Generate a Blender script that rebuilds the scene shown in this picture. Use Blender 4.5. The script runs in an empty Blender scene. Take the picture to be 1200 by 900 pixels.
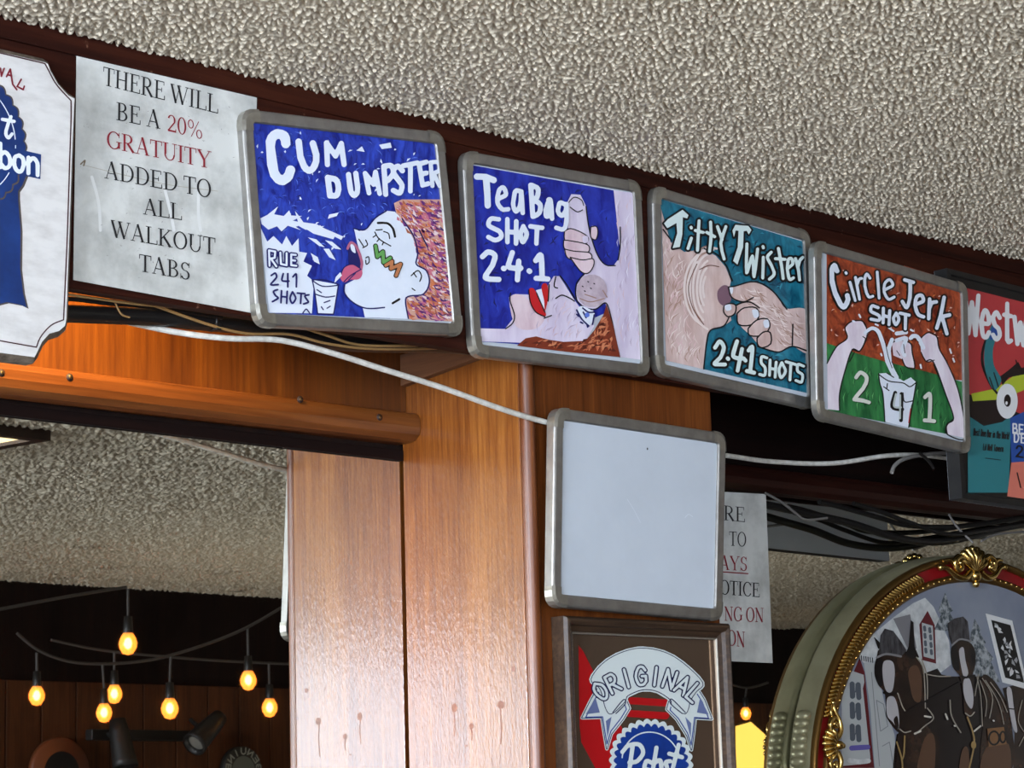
import bpy, bmesh, math, random
import numpy as np
from mathutils import Vector, Matrix
from mathutils.geometry import tessellate_polygon

random.seed(7); rng = np.random.default_rng(11)
scene = bpy.context.scene
COL = scene.collection

# ---------------------------------------------------------------- camera
FPX = 2967.0
CA, CP, CR = math.radians(46.12), math.radians(10.555), math.radians(-1.624)
ZC = 1.6                                   # eye height; heights below are measured from the floor
_F = np.array([math.cos(CA)*math.cos(CP), math.sin(CA)*math.cos(CP), math.sin(CP)])
_r = np.array([math.sin(CA), -math.cos(CA), 0.0]); _u = np.cross(_r, _F)
_R = math.cos(CR)*_r + math.sin(CR)*_u
_U = -math.sin(CR)*_r + math.cos(CR)*_u
cd = bpy.data.cameras.new('camera'); cam = bpy.data.objects.new('camera', cd); COL.objects.link(cam)
cd.sensor_width = 36.0; cd.lens = FPX/1200*36; cd.clip_start = 0.05; cd.clip_end = 100
cam.matrix_world = Matrix(((_R[0], _U[0], -_F[0], 0), (_R[1], _U[1], -_F[1], 0), (_R[2], _U[2], -_F[2], ZC), (0, 0, 0, 1)))
scene.camera = cam

# ---------------------------------------------------------------- exposure, world, light
vs = scene.view_settings
vs.view_transform = 'Standard'; vs.look = 'None'; vs.gamma = 1.0; vs.use_curve_mapping = False
vs.exposure = 0.42
WINDOW_POWER = 10.0
SIDE_WINDOW_POWER = 54.0
world = bpy.data.worlds.new('world'); scene.world = world; world.use_nodes = True
bg = world.node_tree.nodes['Background']; bg.inputs[0].default_value = (0.62, 0.75, 1.0, 1); bg.inputs[1].default_value = 0.25

def point_light(name, loc, energy, col, size=0.03):
    l = bpy.data.lights.new(name, 'POINT'); l.energy = energy; l.color = col; l.shadow_soft_size = size
    o = bpy.data.objects.new(name, l); o.location = loc; COL.objects.link(o); return o
# warm spot lamps tucked in the hollow behind the header beam, aimed down at the header panel
for lx, tx in ((1.62, 1.78), (1.20, 1.32)):
    l = bpy.data.lights.new('warm_spot', 'SPOT'); l.energy = 36; l.color = (1.0, 0.66, 0.27); l.spot_size = math.radians(78); l.spot_blend = 0.9; l.shadow_soft_size = 0.025
    o = bpy.data.objects.new('warm_spot', l); o.location = (lx, 2.43, ZC+0.90); COL.objects.link(o)
    o.rotation_euler = (Vector((tx, 2.63, ZC+0.64))-o.location).to_track_quat('-Z', 'Y').to_euler()

# added fill light, unseen behind the viewer, brightening the ceiling the mirror shows
l = bpy.data.lights.new('added_ceiling_fill', 'SPOT'); l.energy = 34; l.color = (1.0, 0.96, 0.9); l.spot_size = math.radians(110); l.spot_blend = 1.0; l.shadow_soft_size = 0.06
o = bpy.data.objects.new('added_ceiling_fill', l); o.location = (5.2, -0.6, 0.35); COL.objects.link(o)
o.rotation_euler = Vector((.12, .05, 1)).to_track_quat('-Z', 'Y').to_euler()

# planes of the place
YF = 2.375      # front of the header beam
YC = 2.400      # front of the column
YH = 2.640      # header panel
YM = 2.654      # mirror glass
XC = 2.331      # side of the column
ZT = ZC+0.957   # ceiling
YB = -1.95      # wall behind

def ray(px, py): return _F + _R*(px-600)/FPX - _U*(py-450)/FPX
def P(px, py, y=YF):
    d = ray(px, py); q = d*(y/d[1]); return Vector((q[0], q[1], q[2]+ZC))
def PX(px, py, x=XC):
    d = ray(px, py); q = d*(x/d[0]); return Vector((q[0], q[1], q[2]+ZC))
def PM(px, py, y):                          # a point seen in the mirror, at mirrored distance y, brought back into the room
    d = ray(px, py); q = d*(y/d[1]); return Vector((q[0], 2*YM-q[1], q[2]+ZC))
def PMC(px, py, dz=0.0):                    # a ceiling point seen in the mirror
    d = ray(px, py); t = (ZT-ZC-dz)/d[2]; q = d*t; return Vector((q[0], 2*YM-q[1], q[2]+ZC))

# ---------------------------------------------------------------- materials
def lin(c):
    out = []
    for v in c[:3]:
        v = v/255.0
        out.append(v/12.92 if v <= 0.04045 else ((v+0.055)/1.055)**2.4)
    return tuple(out)+(1.0,)
MATS = {}
def base(name):
    m = bpy.data.materials.new(name); m.use_nodes = True
    nt = m.node_tree; b = nt.nodes['Principled BSDF']; return m, nt, b
def ramp(nt, stops):
    r = nt.nodes.new('ShaderNodeValToRGB'); el = r.color_ramp.elements
    while len(el) < len(stops): el.new(0.5)
    for e, (p, c) in zip(el, stops): e.position = p; e.color = c
    return r
def coords(nt, scale=(1, 1, 1), rot=(0, 0, 0)):
    tc = nt.nodes.new('ShaderNodeTexCoord'); mp = nt.nodes.new('ShaderNodeMapping')
    mp.inputs['Scale'].default_value = scale; mp.inputs['Rotation'].default_value = rot
    nt.links.new(tc.outputs['Object'], mp.inputs[0]); return mp
def noise(nt, mp, scale, detail=4, rough=0.6, dist=0.0):
    n = nt.nodes.new('ShaderNodeTexNoise'); n.inputs['Scale'].default_value = scale
    n.inputs['Detail'].default_value = detail; n.inputs['Roughness'].default_value = rough; n.inputs['Distortion'].default_value = dist
    nt.links.new(mp.outputs[0], n.inputs['Vector']); return n
def bump(nt, b, src, strength, dist):
    bp = nt.nodes.new('ShaderNodeBump'); bp.inputs['Strength'].default_value = strength; bp.inputs['Distance'].default_value = dist
    nt.links.new(src, bp.inputs['Height']); nt.links.new(bp.outputs[0], b.inputs['Normal']); return bp
def flat(name, rgb, rough=0.5, metal=0.0, spec=0.5):
    if name in MATS: return MATS[name]
    m, nt, b = base(name); b.inputs['Base Color'].default_value = lin(rgb); b.inputs['Roughness'].default_value = rough
    b.inputs['Metallic'].default_value = metal; b.inputs['Specular IOR Level'].default_value = spec
    MATS[name] = m; return m
def mottled(name, c1, c2, scale=20, stretch=(1, 1, 1), rot=(0, 0, 0), rough=0.5, lo=0.35, hi=0.65, metal=0.0, bmp=0.0, spec=0.5, dist=0.0, detail=4):
    if name in MATS: return MATS[name]
    m, nt, b = base(name); mp = coords(nt, stretch, rot); n = noise(nt, mp, scale, detail, 0.6, dist)
    r = ramp(nt, [(lo, lin(c1)), (hi, lin(c2))]); nt.links.new(n.outputs['Fac'], r.inputs[0]); nt.links.new(r.outputs[0], b.inputs['Base Color'])
    b.inputs['Roughness'].default_value = rough; b.inputs['Metallic'].default_value = metal; b.inputs['Specular IOR Level'].default_value = spec
    if bmp: bump(nt, b, n.outputs['Fac'], bmp, 0.001)
    MATS[name] = m; return m
def wood(name, dark, mid, light, along='Z', rough=0.3, coat=0.0, fine=160, bmp=0.15, spec=0.5, wear=None, peel=False):
    if name in MATS: return MATS[name]
    m, nt, b = base(name)
    st = {'Z': (1, 1, 0.045), 'X': (0.045, 1, 1), 'Y': (1, 0.045, 1)}[along]
    mp = coords(nt, st); n1 = noise(nt, mp, 22, 5, 0.6, 0.6); n2 = noise(nt, mp, fine, 3, 0.6)
    mix = nt.nodes.new('ShaderNodeMath'); mix.operation = 'MULTIPLY_ADD'; mix.inputs[1].default_value = 0.45
    nt.links.new(n2.outputs['Fac'], mix.inputs[0])
    ml = nt.nodes.new('ShaderNodeMath'); ml.operation = 'MULTIPLY'; ml.inputs[1].default_value = 0.55
    nt.links.new(n1.outputs['Fac'], ml.inputs[0]); nt.links.new(ml.outputs[0], mix.inputs[2])
    r = ramp(nt, [(0.36, lin(dark)), (0.5, lin(mid)), (0.64, lin(light))]); nt.links.new(mix.outputs[0], r.inputs[0])
    col = r.outputs[0]
    if wear:
        mp2 = coords(nt, (1, 1, 1)); n3 = noise(nt, mp2, 60, 6, 0.7)
        r3 = ramp(nt, [(0.66, (0, 0, 0, 1)), (0.72, (1, 1, 1, 1))]); nt.links.new(n3.outputs['Fac'], r3.inputs[0])
        mx = nt.nodes.new('ShaderNodeMixRGB'); nt.links.new(r3.outputs[0], mx.inputs[0]); nt.links.new(col, mx.inputs[1]); mx.inputs[2].default_value = lin(wear); col = mx.outputs[0]
    nt.links.new(col, b.inputs['Base Color']); b.inputs['Roughness'].default_value = rough
    b.inputs['Coat IOR'].default_value = 1.55; b.inputs['Coat Weight'].default_value = coat; b.inputs['Coat Roughness'].default_value = 0.13; b.inputs['Specular IOR Level'].default_value = spec
    if peel:
        n4 = noise(nt, coords(nt, (1, 1, .3)), 330, 2, 0.5); bp = bump(nt, b, n4.outputs['Fac'], bmp, 0.0009); nt.links.new(bp.outputs[0], b.inputs['Coat Normal'])
    elif bmp: bump(nt, b, n2.outputs['Fac'], bmp, 0.0006)
    MATS[name] = m; return m
def glow(name, rgb, strength):
    if name in MATS: return MATS[name]
    m, nt, b = base(name); b.inputs['Base Color'].default_value = lin(rgb)
    b.inputs['Emission Color'].default_value = lin(rgb); b.inputs['Emission Strength'].default_value = strength
    MATS[name] = m; return m

M_popcorn = mottled('popcorn plaster', (196, 184, 162), (214, 203, 182), 260, rough=0.95, spec=0.1)
M_column = wood('column veneer', (92, 44, 12), (116, 64, 21), (140, 86, 34), 'Z', 0.36, 0.9, 240, 0.38, 0.2, peel=True)
M_colfront = wood('dark cherry veneer', (72, 34, 10), (94, 47, 16), (114, 62, 24), 'Z', 0.4, 0.0, 200, 0.2, 0.2)
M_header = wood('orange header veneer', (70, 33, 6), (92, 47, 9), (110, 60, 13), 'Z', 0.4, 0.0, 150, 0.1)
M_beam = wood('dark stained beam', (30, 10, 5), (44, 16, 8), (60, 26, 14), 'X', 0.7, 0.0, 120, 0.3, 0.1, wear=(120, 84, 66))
M_gloom = wood('near black header shade and channel', (14, 6, 5), (20, 9, 7), (28, 13, 9), 'X', 0.7, 0.0, 120, 0.1, 0.1)  # right header's shade is put into this colour; also the mirror's dark top channel
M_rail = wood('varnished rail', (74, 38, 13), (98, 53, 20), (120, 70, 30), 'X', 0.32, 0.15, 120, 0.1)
M_alu = mottled('brushed aluminium', (150, 147, 142), (174, 171, 166), 40, (1, 1, 1), rough=0.4, metal=0.85, lo=0.3, hi=0.7)
M_hard = flat('dark hardboard back', (38, 30, 25), 0.8)
M_cap = mottled('grey corner cap', (150, 146, 136), (180, 176, 166), 30, rough=0.3, metal=0.8)
M_board = mottled('glossy white board', (184, 191, 199), (192, 199, 207), 9, rough=0.18, lo=0.3, hi=0.7, spec=0.4)
M_black = flat('black rubber', (14, 13, 13), 0.5)
M_mirror = flat('mirror glass', (236, 237, 231), 0.01, 1.0)

# ---------------------------------------------------------------- mesh helpers
def smooth_pts(pts, closed=False, n=6):
    p = [np.array(q, float) for q in pts]; N = len(p); out = []
    rngi = range(N) if closed else range(N-1)
    for i in rngi:
        if closed: a, b, c, d = p[i-1], p[i], p[(i+1) % N], p[(i+2) % N]
        else: a, b, c, d = p[max(i-1, 0)], p[i], p[i+1], p[min(i+2, N-1)]
        for k in range(n):
            t = k/n
            out.append(0.5*((2*b)+(-a+c)*t+(2*a-5*b+4*c-d)*t*t+(-a+3*b-3*c+d)*t**3))
    if not closed: out.append(p[-1])
    return out

class MB:
    def __init__(self): self.v = []; self.f = []; self.mi = []; self.mats = []; self.sm = []
    def m(self, mat):
        if mat not in self.mats: self.mats.append(mat)
        return self.mats.index(mat)
    def add(self, verts, faces, mat, smooth=False):
        o = len(self.v); k = self.m(mat); self.v += [tuple(q) for q in verts]
        for f in faces: self.f.append([i+o for i in f]); self.mi.append(k); self.sm.append(smooth)
    def poly(self, pts3, mat):
        pts3 = [Vector(q) for q in pts3]
        if len(pts3) <= 4: self.add(pts3, [list(range(len(pts3)))], mat)
        else: self.add(pts3, [list(t) for t in tessellate_polygon([pts3])], mat)
    def prism(self, front, off, mat, mat_side=None):
        """a slab: outline 'front' swept by vector 'off'"""
        front = [Vector(q) for q in front]; back = [q+Vector(off) for q in front]; n = len(front)
        tr = [list(t) for t in tessellate_polygon([front])]
        self.add(front, tr, mat); self.add(back, [t[::-1] for t in tr], mat)
        self.add(front+back, [[i, (i+1) % n, n+(i+1) % n, n+i] for i in range(n)], mat_side or mat)
    def loft(self, loops, mat, closed=True, cap0=False, cap1=False, smooth=False):
        n = len(loops[0]); V = [q for l in loops for q in l]; F = []
        for j in range(len(loops)-1):
            for i in range(n if closed else n-1):
                a = j*n+i; b = j*n+(i+1) % n; F.append([a, b, b+n, a+n])
        self.add(V, F, mat, smooth)
        if cap0: self.poly(list(loops[0])[::-1], mat)
        if cap1: self.poly(loops[-1], mat)
    def box(self, x0, x1, y0, y1, z0, z1, mat, bev=0.0):
        bm = bmesh.new(); bmesh.ops.create_cube(bm, size=1)
        for v in bm.verts: v.co = Vector(((x0+x1)/2+v.co.x*(x1-x0), (y0+y1)/2+v.co.y*(y1-y0), (z0+z1)/2+v.co.z*(z1-z0)))
        if bev: bmesh.ops.bevel(bm, geom=bm.edges[:], offset=bev, segments=2, affect='EDGES', profile=0.5)
        bm.verts.index_update(); self.add([v.co.copy() for v in bm.verts], [[v.index for v in f.verts] for f in bm.faces], mat); bm.free()
    def tube(self, pts, r, mat, sides=8, curve=True, n=6, taper=None):
        pts = [Vector(q) for q in (smooth_pts(pts, n=n) if curve and len(pts) > 2 else pts)]
        loops = []; up = Vector((0.13, 0.21, 0.97))
        for i, q in enumerate(pts):
            t = (pts[min(i+1, len(pts)-1)]-pts[max(i-1, 0)]).normalized()
            a = t.cross(up); 
            if a.length < 1e-3: a = t.cross(Vector((1, 0, 0)))
            a.normalize(); b = t.cross(a); rr = r if taper is None else r*(taper[0]+(taper[1]-taper[0])*i/(len(pts)-1))
            loops.append([q+(a*math.cos(2*math.pi*k/sides)+b*math.sin(2*math.pi*k/sides))*rr for k in range(sides)])
        self.loft(loops, mat, True, True, True, True)
    def lathe(self, prof, c, axis, mat, seg=20):
        """prof: (radius, height along axis)"""
        ax = Vector(axis).normalized(); a = ax.orthogonal().normalized(); b = ax.cross(a); c = Vector(c)
        loops = [[c+ax*h+(a*math.cos(2*math.pi*k/seg)+b*math.sin(2*math.pi*k/seg))*max(rr, 1e-5) for k in range(seg)] for rr, h in prof]
        self.loft(loops, mat, True, False, False, True)
    def ball(self, c, rad, mat, seg=10, rings=7):
        c = Vector(c); rad = (rad,)*3 if not hasattr(rad, '__len__') else rad
        loops = []
        for j in range(rings+1):
            th = math.pi*j/rings; s = max(math.sin(th), 1e-4)
            loops.append([c+Vector((rad[0]*s*math.cos(2*math.pi*k/seg), rad[1]*s*math.sin(2*math.pi*k/seg), rad[2]*math.cos(th))) for k in range(seg)])
        self.loft(loops, mat, True, False, False, True)
    def extend(self, *others):
        for m_ in others:
            o = len(self.v); self.v += m_.v; self.f += [[i+o for i in f] for f in m_.f]; self.sm += m_.sm
            k = [self.m(q) for q in m_.mats]; self.mi += [k[i] for i in m_.mi]
        return self
    def build(self, name, parent=None, fix=False):
        me = bpy.data.meshes.new(name); org = Vector((0, 0, 0))
        if parent is not None:
            p = parent
            while p is not None: org += p.location; p = p.parent
        me.from_pydata([tuple(Vector(q)-org) for q in self.v], [], self.f)
        for mt in self.mats: me.materials.append(mt)
        me.polygons.foreach_set('material_index', self.mi); me.polygons.foreach_set('use_smooth', self.sm)
        if fix:
            bm = bmesh.new(); bm.from_mesh(me); bmesh.ops.remove_doubles(bm, verts=bm.verts[:], dist=1e-5)
            bmesh.ops.recalc_face_normals(bm, faces=bm.faces[:]); bm.to_mesh(me); bm.free()
        me.update(); o = bpy.data.objects.new(name, me); COL.objects.link(o)
        if parent is not None: o.parent = parent
        return o
def tag(o, label, cat, group=None):
    o['label'] = label; o['category'] = cat
    if group: o['group'] = group
    return o
def thing(name, loc, label, cat, group=None):
    o = bpy.data.objects.new(name, None); o.empty_display_size = 0.05; o.location = loc; COL.objects.link(o)
    return tag(o, label, cat, group)
def struct(o): o['kind'] = 'structure'; return o

# ---------------------------------------------------------------- art on flat faces (traced, then laid on the face's own plane)
def disc(c, r, n=12, ry=None):
    ry = r if ry is None else ry
    return [(c[0]+r*math.cos(2*math.pi*k/n), c[1]+ry*math.sin(2*math.pi*k/n)) for k in range(n)]
def stroke_shapes(polys, h):
    """outline of the union of round-ended strokes of half-width h, as triangulated shapes"""
    al = np.concatenate(polys); lo = al.min(0)-h*1.6; hi = al.max(0)+h*1.6; cell = max(h/2.6, (hi-lo).max()/1400)
    nx, ny = [int(v)+2 for v in (hi-lo)/cell]; D = np.full((ny, nx), 9*h)
    for pl in polys:
        for a, b in zip(pl[:-1], pl[1:]):
            i0 = np.maximum(((np.minimum(a, b)-h*1.5-lo)/cell).astype(int), 0); i1 = ((np.maximum(a, b)+h*1.5-lo)/cell).astype(int)+2
            X, Y = np.meshgrid(lo[0]+np.arange(i0[0], min(i1[0], nx))*cell, lo[1]+np.arange(i0[1], min(i1[1], ny))*cell)
            d = b-a; t = np.clip(((X-a[0])*d[0]+(Y-a[1])*d[1])/max(d@d, 1e-9), 0, 1)
            sub = D[i0[1]:min(i1[1], ny), i0[0]:min(i1[0], nx)]; np.minimum(sub, np.hypot(X-a[0]-t*d[0], Y-a[1]-t*d[1]), out=sub)
    D = D-h; D[np.abs(D) < 1e-9] = 1e-9; S = D < 0
    code = S[:-1, :-1]*1+S[:-1, 1:]*2+S[1:, 1:]*4+S[1:, :-1]*8
    T_, R_, B_, L_ = 0, 1, 2, 3
    seg = {1: [(L_, T_)], 2: [(T_, R_)], 3: [(L_, R_)], 4: [(R_, B_)], 5: [(L_, T_), (R_, B_)], 6: [(T_, B_)], 7: [(L_, B_)], 8: [(L_, B_)], 9: [(T_, B_)], 10: [(T_, R_), (L_, B_)], 11: [(R_, B_)], 12: [(L_, R_)], 13: [(T_, R_)], 14: [(L_, T_)]}
    adj = {}
    for i, j in zip(*np.nonzero((code > 0) & (code < 15))):
        i = int(i); j = int(j); key = ((i, j, 0), (i, j+1, 1), (i+1, j, 0), (i, j, 1))
        for p, q in seg[int(code[i, j])]: adj.setdefault(key[p], []).append(key[q]); adj.setdefault(key[q], []).append(key[p])
    def pos(k):
        i, j, v = k; a = D[i, j]; b = D[i+1, j] if v else D[i, j+1]; t = a/(a-b)
        return (lo[0]+(j+(0 if v else t))*cell, lo[1]+(i+(t if v else 0))*cell)
    loops = []; seen = set()
    for k0 in adj:
        if k0 in seen: continue
        lp = []; k = k0; prev = None
        while k not in seen:
            seen.add(k); lp.append(pos(k)); nb = [n for n in adj[k] if n not in seen]
            if not nb: break
            k = nb[0]
        if len(lp) < 4: continue
        o = [lp[0]]; tol = h*.05
        for m in range(1, len(lp)-1):                             # drop points that change nothing
            a, b, c = o[-1], lp[m], lp[m+1]; dx, dy = c[0]-a[0], c[1]-a[1]; n = math.hypot(dx, dy)
            if n < 1e-9 or abs((b[0]-a[0])*dy-(b[1]-a[1])*dx)/n > tol or n > 14*cell: o.append(b)
        o.append(lp[-1])
        if len(o) >= 3: loops.append(o)
    def area(l): return abs(sum(l[i-1][0]*l[i][1]-l[i][0]*l[i-1][1] for i in range(len(l))))/2
    def inside(q, l):
        c = False
        for i in range(len(l)):
            (xi, yi), (xj, yj) = l[i], l[i-1]
            if (yi > q[1]) != (yj > q[1]) and q[0] < (xj-xi)*(q[1]-yi)/(yj-yi)+xi: c = not c
        return c
    loops.sort(key=area, reverse=True); dep = []; out = []
    for i, l in enumerate(loops):
        cont = [j for j in range(i) if inside(l[0], loops[j])]; dep.append(len(cont))
        if len(cont) % 2 == 0: out.append([l]); l_id = len(out)-1; loops[i] = l; dep[i] = (len(cont), l_id)
        else:
            par = [j for j in cont if dep[j][0] % 2 == 0][-1]; dep[i] = (len(cont), None); out[dep[par][1]].append(l)
    for grp in out:
        fl = [q for l in grp for q in l]
        yield fl, [list(t) for t in tessellate_polygon([[Vector((q[0], q[1], 0)) for q in l] for l in grp])]
class Art:
    """paint layers on the plane y (or any mapping); coordinates are (u,v) of a close-up: pixel = origin + uv/scale"""
    STEP = 0.00005
    def __init__(self, mp, normal=(0, -1, 0), start=1): self.mp = mp; self.nrm = Vector(normal); self.k = start; self.mb = MB(); self.o = (0, 0); self.s = 1.0
    def view(self, ox, oy, s): self.o = (ox, oy); self.s = s; return self
    def w(self, q): return self.mp(self.o[0]+q[0]/self.s, self.o[1]+q[1]/self.s)+self.nrm*(self.k*self.STEP)
    def poly(self, mat, pts, smooth=False, same=False):
        if not same: self.k += 1
        if smooth: pts = smooth_pts(pts, True, 5)
        self.mb.poly([self.w(q) for q in pts], mat)
    def line(self, mat, width, pts, smooth=True): self.lines(mat, width, [pts], smooth)
    def lines(self, mat, width, many, smooth=True):
        """all the strokes of one colour as one clean shape (their union)"""
        self.k += 1; L = []
        for pts in many:
            p = [np.array(q, float) for q in pts]
            L.append(np.array(smooth_pts(p, False, 5) if smooth and len(p) > 2 else p))
        for flatpts, tris in stroke_shapes(L, width/2):
            self.mb.add([self.w(q) for q in flatpts], tris, mat)
    def outlined(self, mat, omat, width, owidth, many, smooth=True):
        self.lines(omat, owidth, many, smooth); self.lines(mat, width, many, smooth)
    def dabs(self, mats, region, n, length, width, ang, spread, seed):
        """short brush dabs scattered inside a polygon"""
        r = random.Random(seed); xs = [q[0] for q in region]; ys = [q[1] for q in region]
        def inside(x, y):
            c = False; j = len(region)-1
            for i in range(len(region)):
                xi, yi = region[i]; xj, yj = region[j]
                if (yi > y) != (yj > y) and x < (xj-xi)*(y-yi)/(yj-yi)+xi: c = not c
                j = i
            return c
        k0 = self.k; cnt = 0
        for _ in range(n*12):
            x, y = r.uniform(min(xs), max(xs)), r.uniform(min(ys), max(ys))
            a = math.radians(ang+r.uniform(-spread, spread)); L = length*r.uniform(0.5, 1.2); W = width*r.uniform(0.5, 1.2)
            e = (x+math.cos(a)*L, y+math.sin(a)*L); md = ((x+e[0])/2-math.sin(a)*L*0.12, (y+e[1])/2+math.cos(a)*L*0.12)
            if not (inside(x, y) and inside(*e)): continue
            i = r.randrange(len(mats)); self.k = k0+1+.1*(cnt % 60)
            dx, dy = -math.sin(a)*W/2, math.cos(a)*W/2
            self.mb.poly([self.w(q) for q in ((x, y), (md[0]+dx, md[1]+dy), e, (md[0]-dx, md[1]-dy))], mats[i])
            cnt += 1
            if cnt >= n: break
        self.k = k0+7.5

# skeletons of plain letters in a unit box (v up); a leading 'c' marks a curved stroke
SK = {
'A': ['l0,0 .5,1 1,0', 'l.2,.35 .8,.35'], 'B': ['l.05,0 .05,1', 'c.05,1 .7,1 .85,.77 .65,.54 .05,.53', 'c.05,.53 .8,.52 1,.27 .75,0 .05,0'],
'C': ['c.95,.78 .75,.97 .4,.97 .08,.72 .04,.4 .25,.06 .6,.02 .95,.2'], 'D': ['l.05,0 .05,1', 'c.05,1 .6,.97 .97,.55 .65,.05 .05,0'],
'E': ['l.95,1 .05,1 .05,0 .95,0', 'l.05,.52 .75,.52'], 'G': ['c.95,.8 .7,1 .3,.95 .02,.5 .25,.05 .7,.02 .97,.2', 'l.97,.2 .97,.48 .6,.48'],
'H': ['l.05,0 .05,1', 'l.95,0 .95,1', 'l.05,.5 .95,.5'], 'I': ['l.5,0 .5,1'], 'J': ['c.75,1 .75,.3 .45,0 .05,.2', 'l.3,1 1,1'],
'K': ['l.05,0 .05,1', 'l.95,1 .05,.42', 'l.35,.6 1,0'], 'L': ['l.05,1 .05,0 .9,0'], 'M': ['l0,0 .1,1 .5,.35 .9,1 1,0'],
'N': ['l.05,0 .05,1 .95,0 .95,1'], 'O': ['c.5,1 .12,.8 .02,.45 .25,.04 .6,0 .95,.3 .95,.7 .5,1'], 'P': ['l.05,0 .05,1', 'c.05,1 .7,1 .95,.75 .7,.48 .05,.47'],
'R': ['l.05,0 .05,1', 'c.05,1 .7,1 .9,.75 .65,.5 .05,.48', 'l.4,.48 1,0'], 'S': ['c.92,.85 .55,1 .1,.85 .2,.6 .75,.42 .95,.2 .5,0 .05,.15'],
'T': ['l0,1 1,1', 'l.5,1 .5,0'], 'U': ['c.05,1 .05,.3 .35,0 .7,.03 .95,.35 .95,1'], 'V': ['l0,1 .5,0 1,1'], 'W': ['l0,1 .22,0 .5,.8 .78,0 1,1'], 'Y': ['l0,1 .5,.5 1,1', 'l.5,.5 .5,0'],
'a': ['c.9,.55 .6,.68 .15,.5 .1,.12 .5,0 .9,.25', 'l.92,.66 .95,0'], 'b': ['l.08,1 .08,0', 'c.08,.5 .5,.68 .92,.5 .92,.15 .5,0 .08,.15'],
'c': ['c.92,.55 .5,.68 .08,.45 .12,.1 .5,0 .92,.14'], 'd': ['l.92,1 .92,0', 'c.92,.5 .5,.68 .08,.5 .08,.15 .5,0 .92,.15'], 'e': ['c.1,.34 .9,.36 .8,.6 .4,.66 .08,.4 .2,.05 .6,0 .92,.14'],
'h': ['l.08,1 .08,0', 'c.08,.45 .5,.68 .9,.5 .92,0'], 'i': ['l.5,.65 .5,0', 'l.5,.88 .5,.9'], 'l': ['l.5,1 .5,0'], 'n': ['l.08,.66 .08,0', 'c.08,.45 .5,.68 .9,.5 .92,0'],
'o': ['c.5,.67 .12,.54 .08,.2 .35,0 .7,.02 .92,.3 .85,.58 .5,.67'], 'r': ['l.2,.66 .2,0', 'c.2,.4 .5,.66 .9,.6'], 's': ['c.88,.56 .5,.68 .12,.54 .3,.36 .75,.28 .88,.12 .5,0 .1,.1'],
't': ['l.45,.95 .45,.05', 'l.1,.66 .9,.66', 'c.45,.1 .6,0 .9,.05'], 'u': ['c.08,.66 .08,.12 .5,0 .9,.2', 'l.92,.66 .92,0'], 'w': ['l0,.66 .25,0 .5,.55 .75,0 1,.66'], 'v': ['l0,.66 .5,0 1,.66'],
'0': ['c.5,1 .1,.8 .02,.45 .25,.02 .65,0 .95,.35 .9,.8 .5,1'], '1': ['l.2,.8 .55,1 .55,0'], '2': ['c.08,.75 .3,1 .8,.95 .85,.65 .45,.3 .05,0', 'l.05,0 .98,0'], '4': ['l.45,1 .05,.35 .98,.35', 'l.7,.65 .7,0'],
}
def skel(ch):
    out = []
    for s in SK.get(ch, []):
        pts = [tuple(float(x) for x in q.split(',')) for q in s[1:].split(' ')]
        out.append(smooth_pts(pts, False, 5) if s[0] == 'c' else pts)
    return out
def word(text, a, b, cap, gap=0.28, wid=None):
    """strokes of a word in (u,v): baseline from a to b, cap = vector from baseline to cap height"""
    ws = [(wid or {}).get(c, {'I': .25, 'i': .25, 'l': .25, ' ': .5, 'M': 1.0, 'W': 1.1, 'w': 1.0, '1': .5}.get(c, .72)) for c in text]
    tot = sum(ws)+gap*(len(text)-1); x = 0; out = []
    a = np.array(a, float); b = np.array(b, float); cap = np.array(cap, float)
    for c, w_ in zip(text, ws):
        for st in skel(c): out.append([a+(b-a)*((x+q[0]*w_)/tot)+cap*q[1] for q in st])
        x += w_+gap
    return out

# a book serif, drawn as filled shapes in em units (cap height .66)
TH, TN, SE = .098, .034, .026
def _rect(x0, y0, x1, y1): return [(x0, y0), (x1, y0), (x1, y1), (x0, y1)]
def _stem(x, y0=0, y1=.66, w=TH, lo=True, hi=True, s=.085):
    out = [_rect(x, y0, x+w, y1)]
    if lo: out.append(_rect(x-s, y0, x+w+s, y0+SE))
    if hi: out.append(_rect(x-s, y1-SE, x+w+s, y1))
    return out
def _bar(a, b, w):
    d = np.array(b)-np.array(a); n = np.array([-d[1], d[0]])/np.hypot(*d)*w/2
    a = np.array(a); b = np.array(b); return [tuple(a+n), tuple(b+n), tuple(b-n), tuple(a-n)]
def _bow(cx, cy, rx, ry, a0, a1, th=TH, tn=TN, n=16):
    out = []
    for i in range(n):
        q = []
        for t, inn in ((i, 0), (i+1, 0), (i+1, 1), (i, 1)):
            a = math.radians(a0+(a1-a0)*t/n); q.append((cx+(rx-inn*th)*math.cos(a), cy+(ry-inn*tn)*math.sin(a)))
        out.append(q)
    return out
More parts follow.
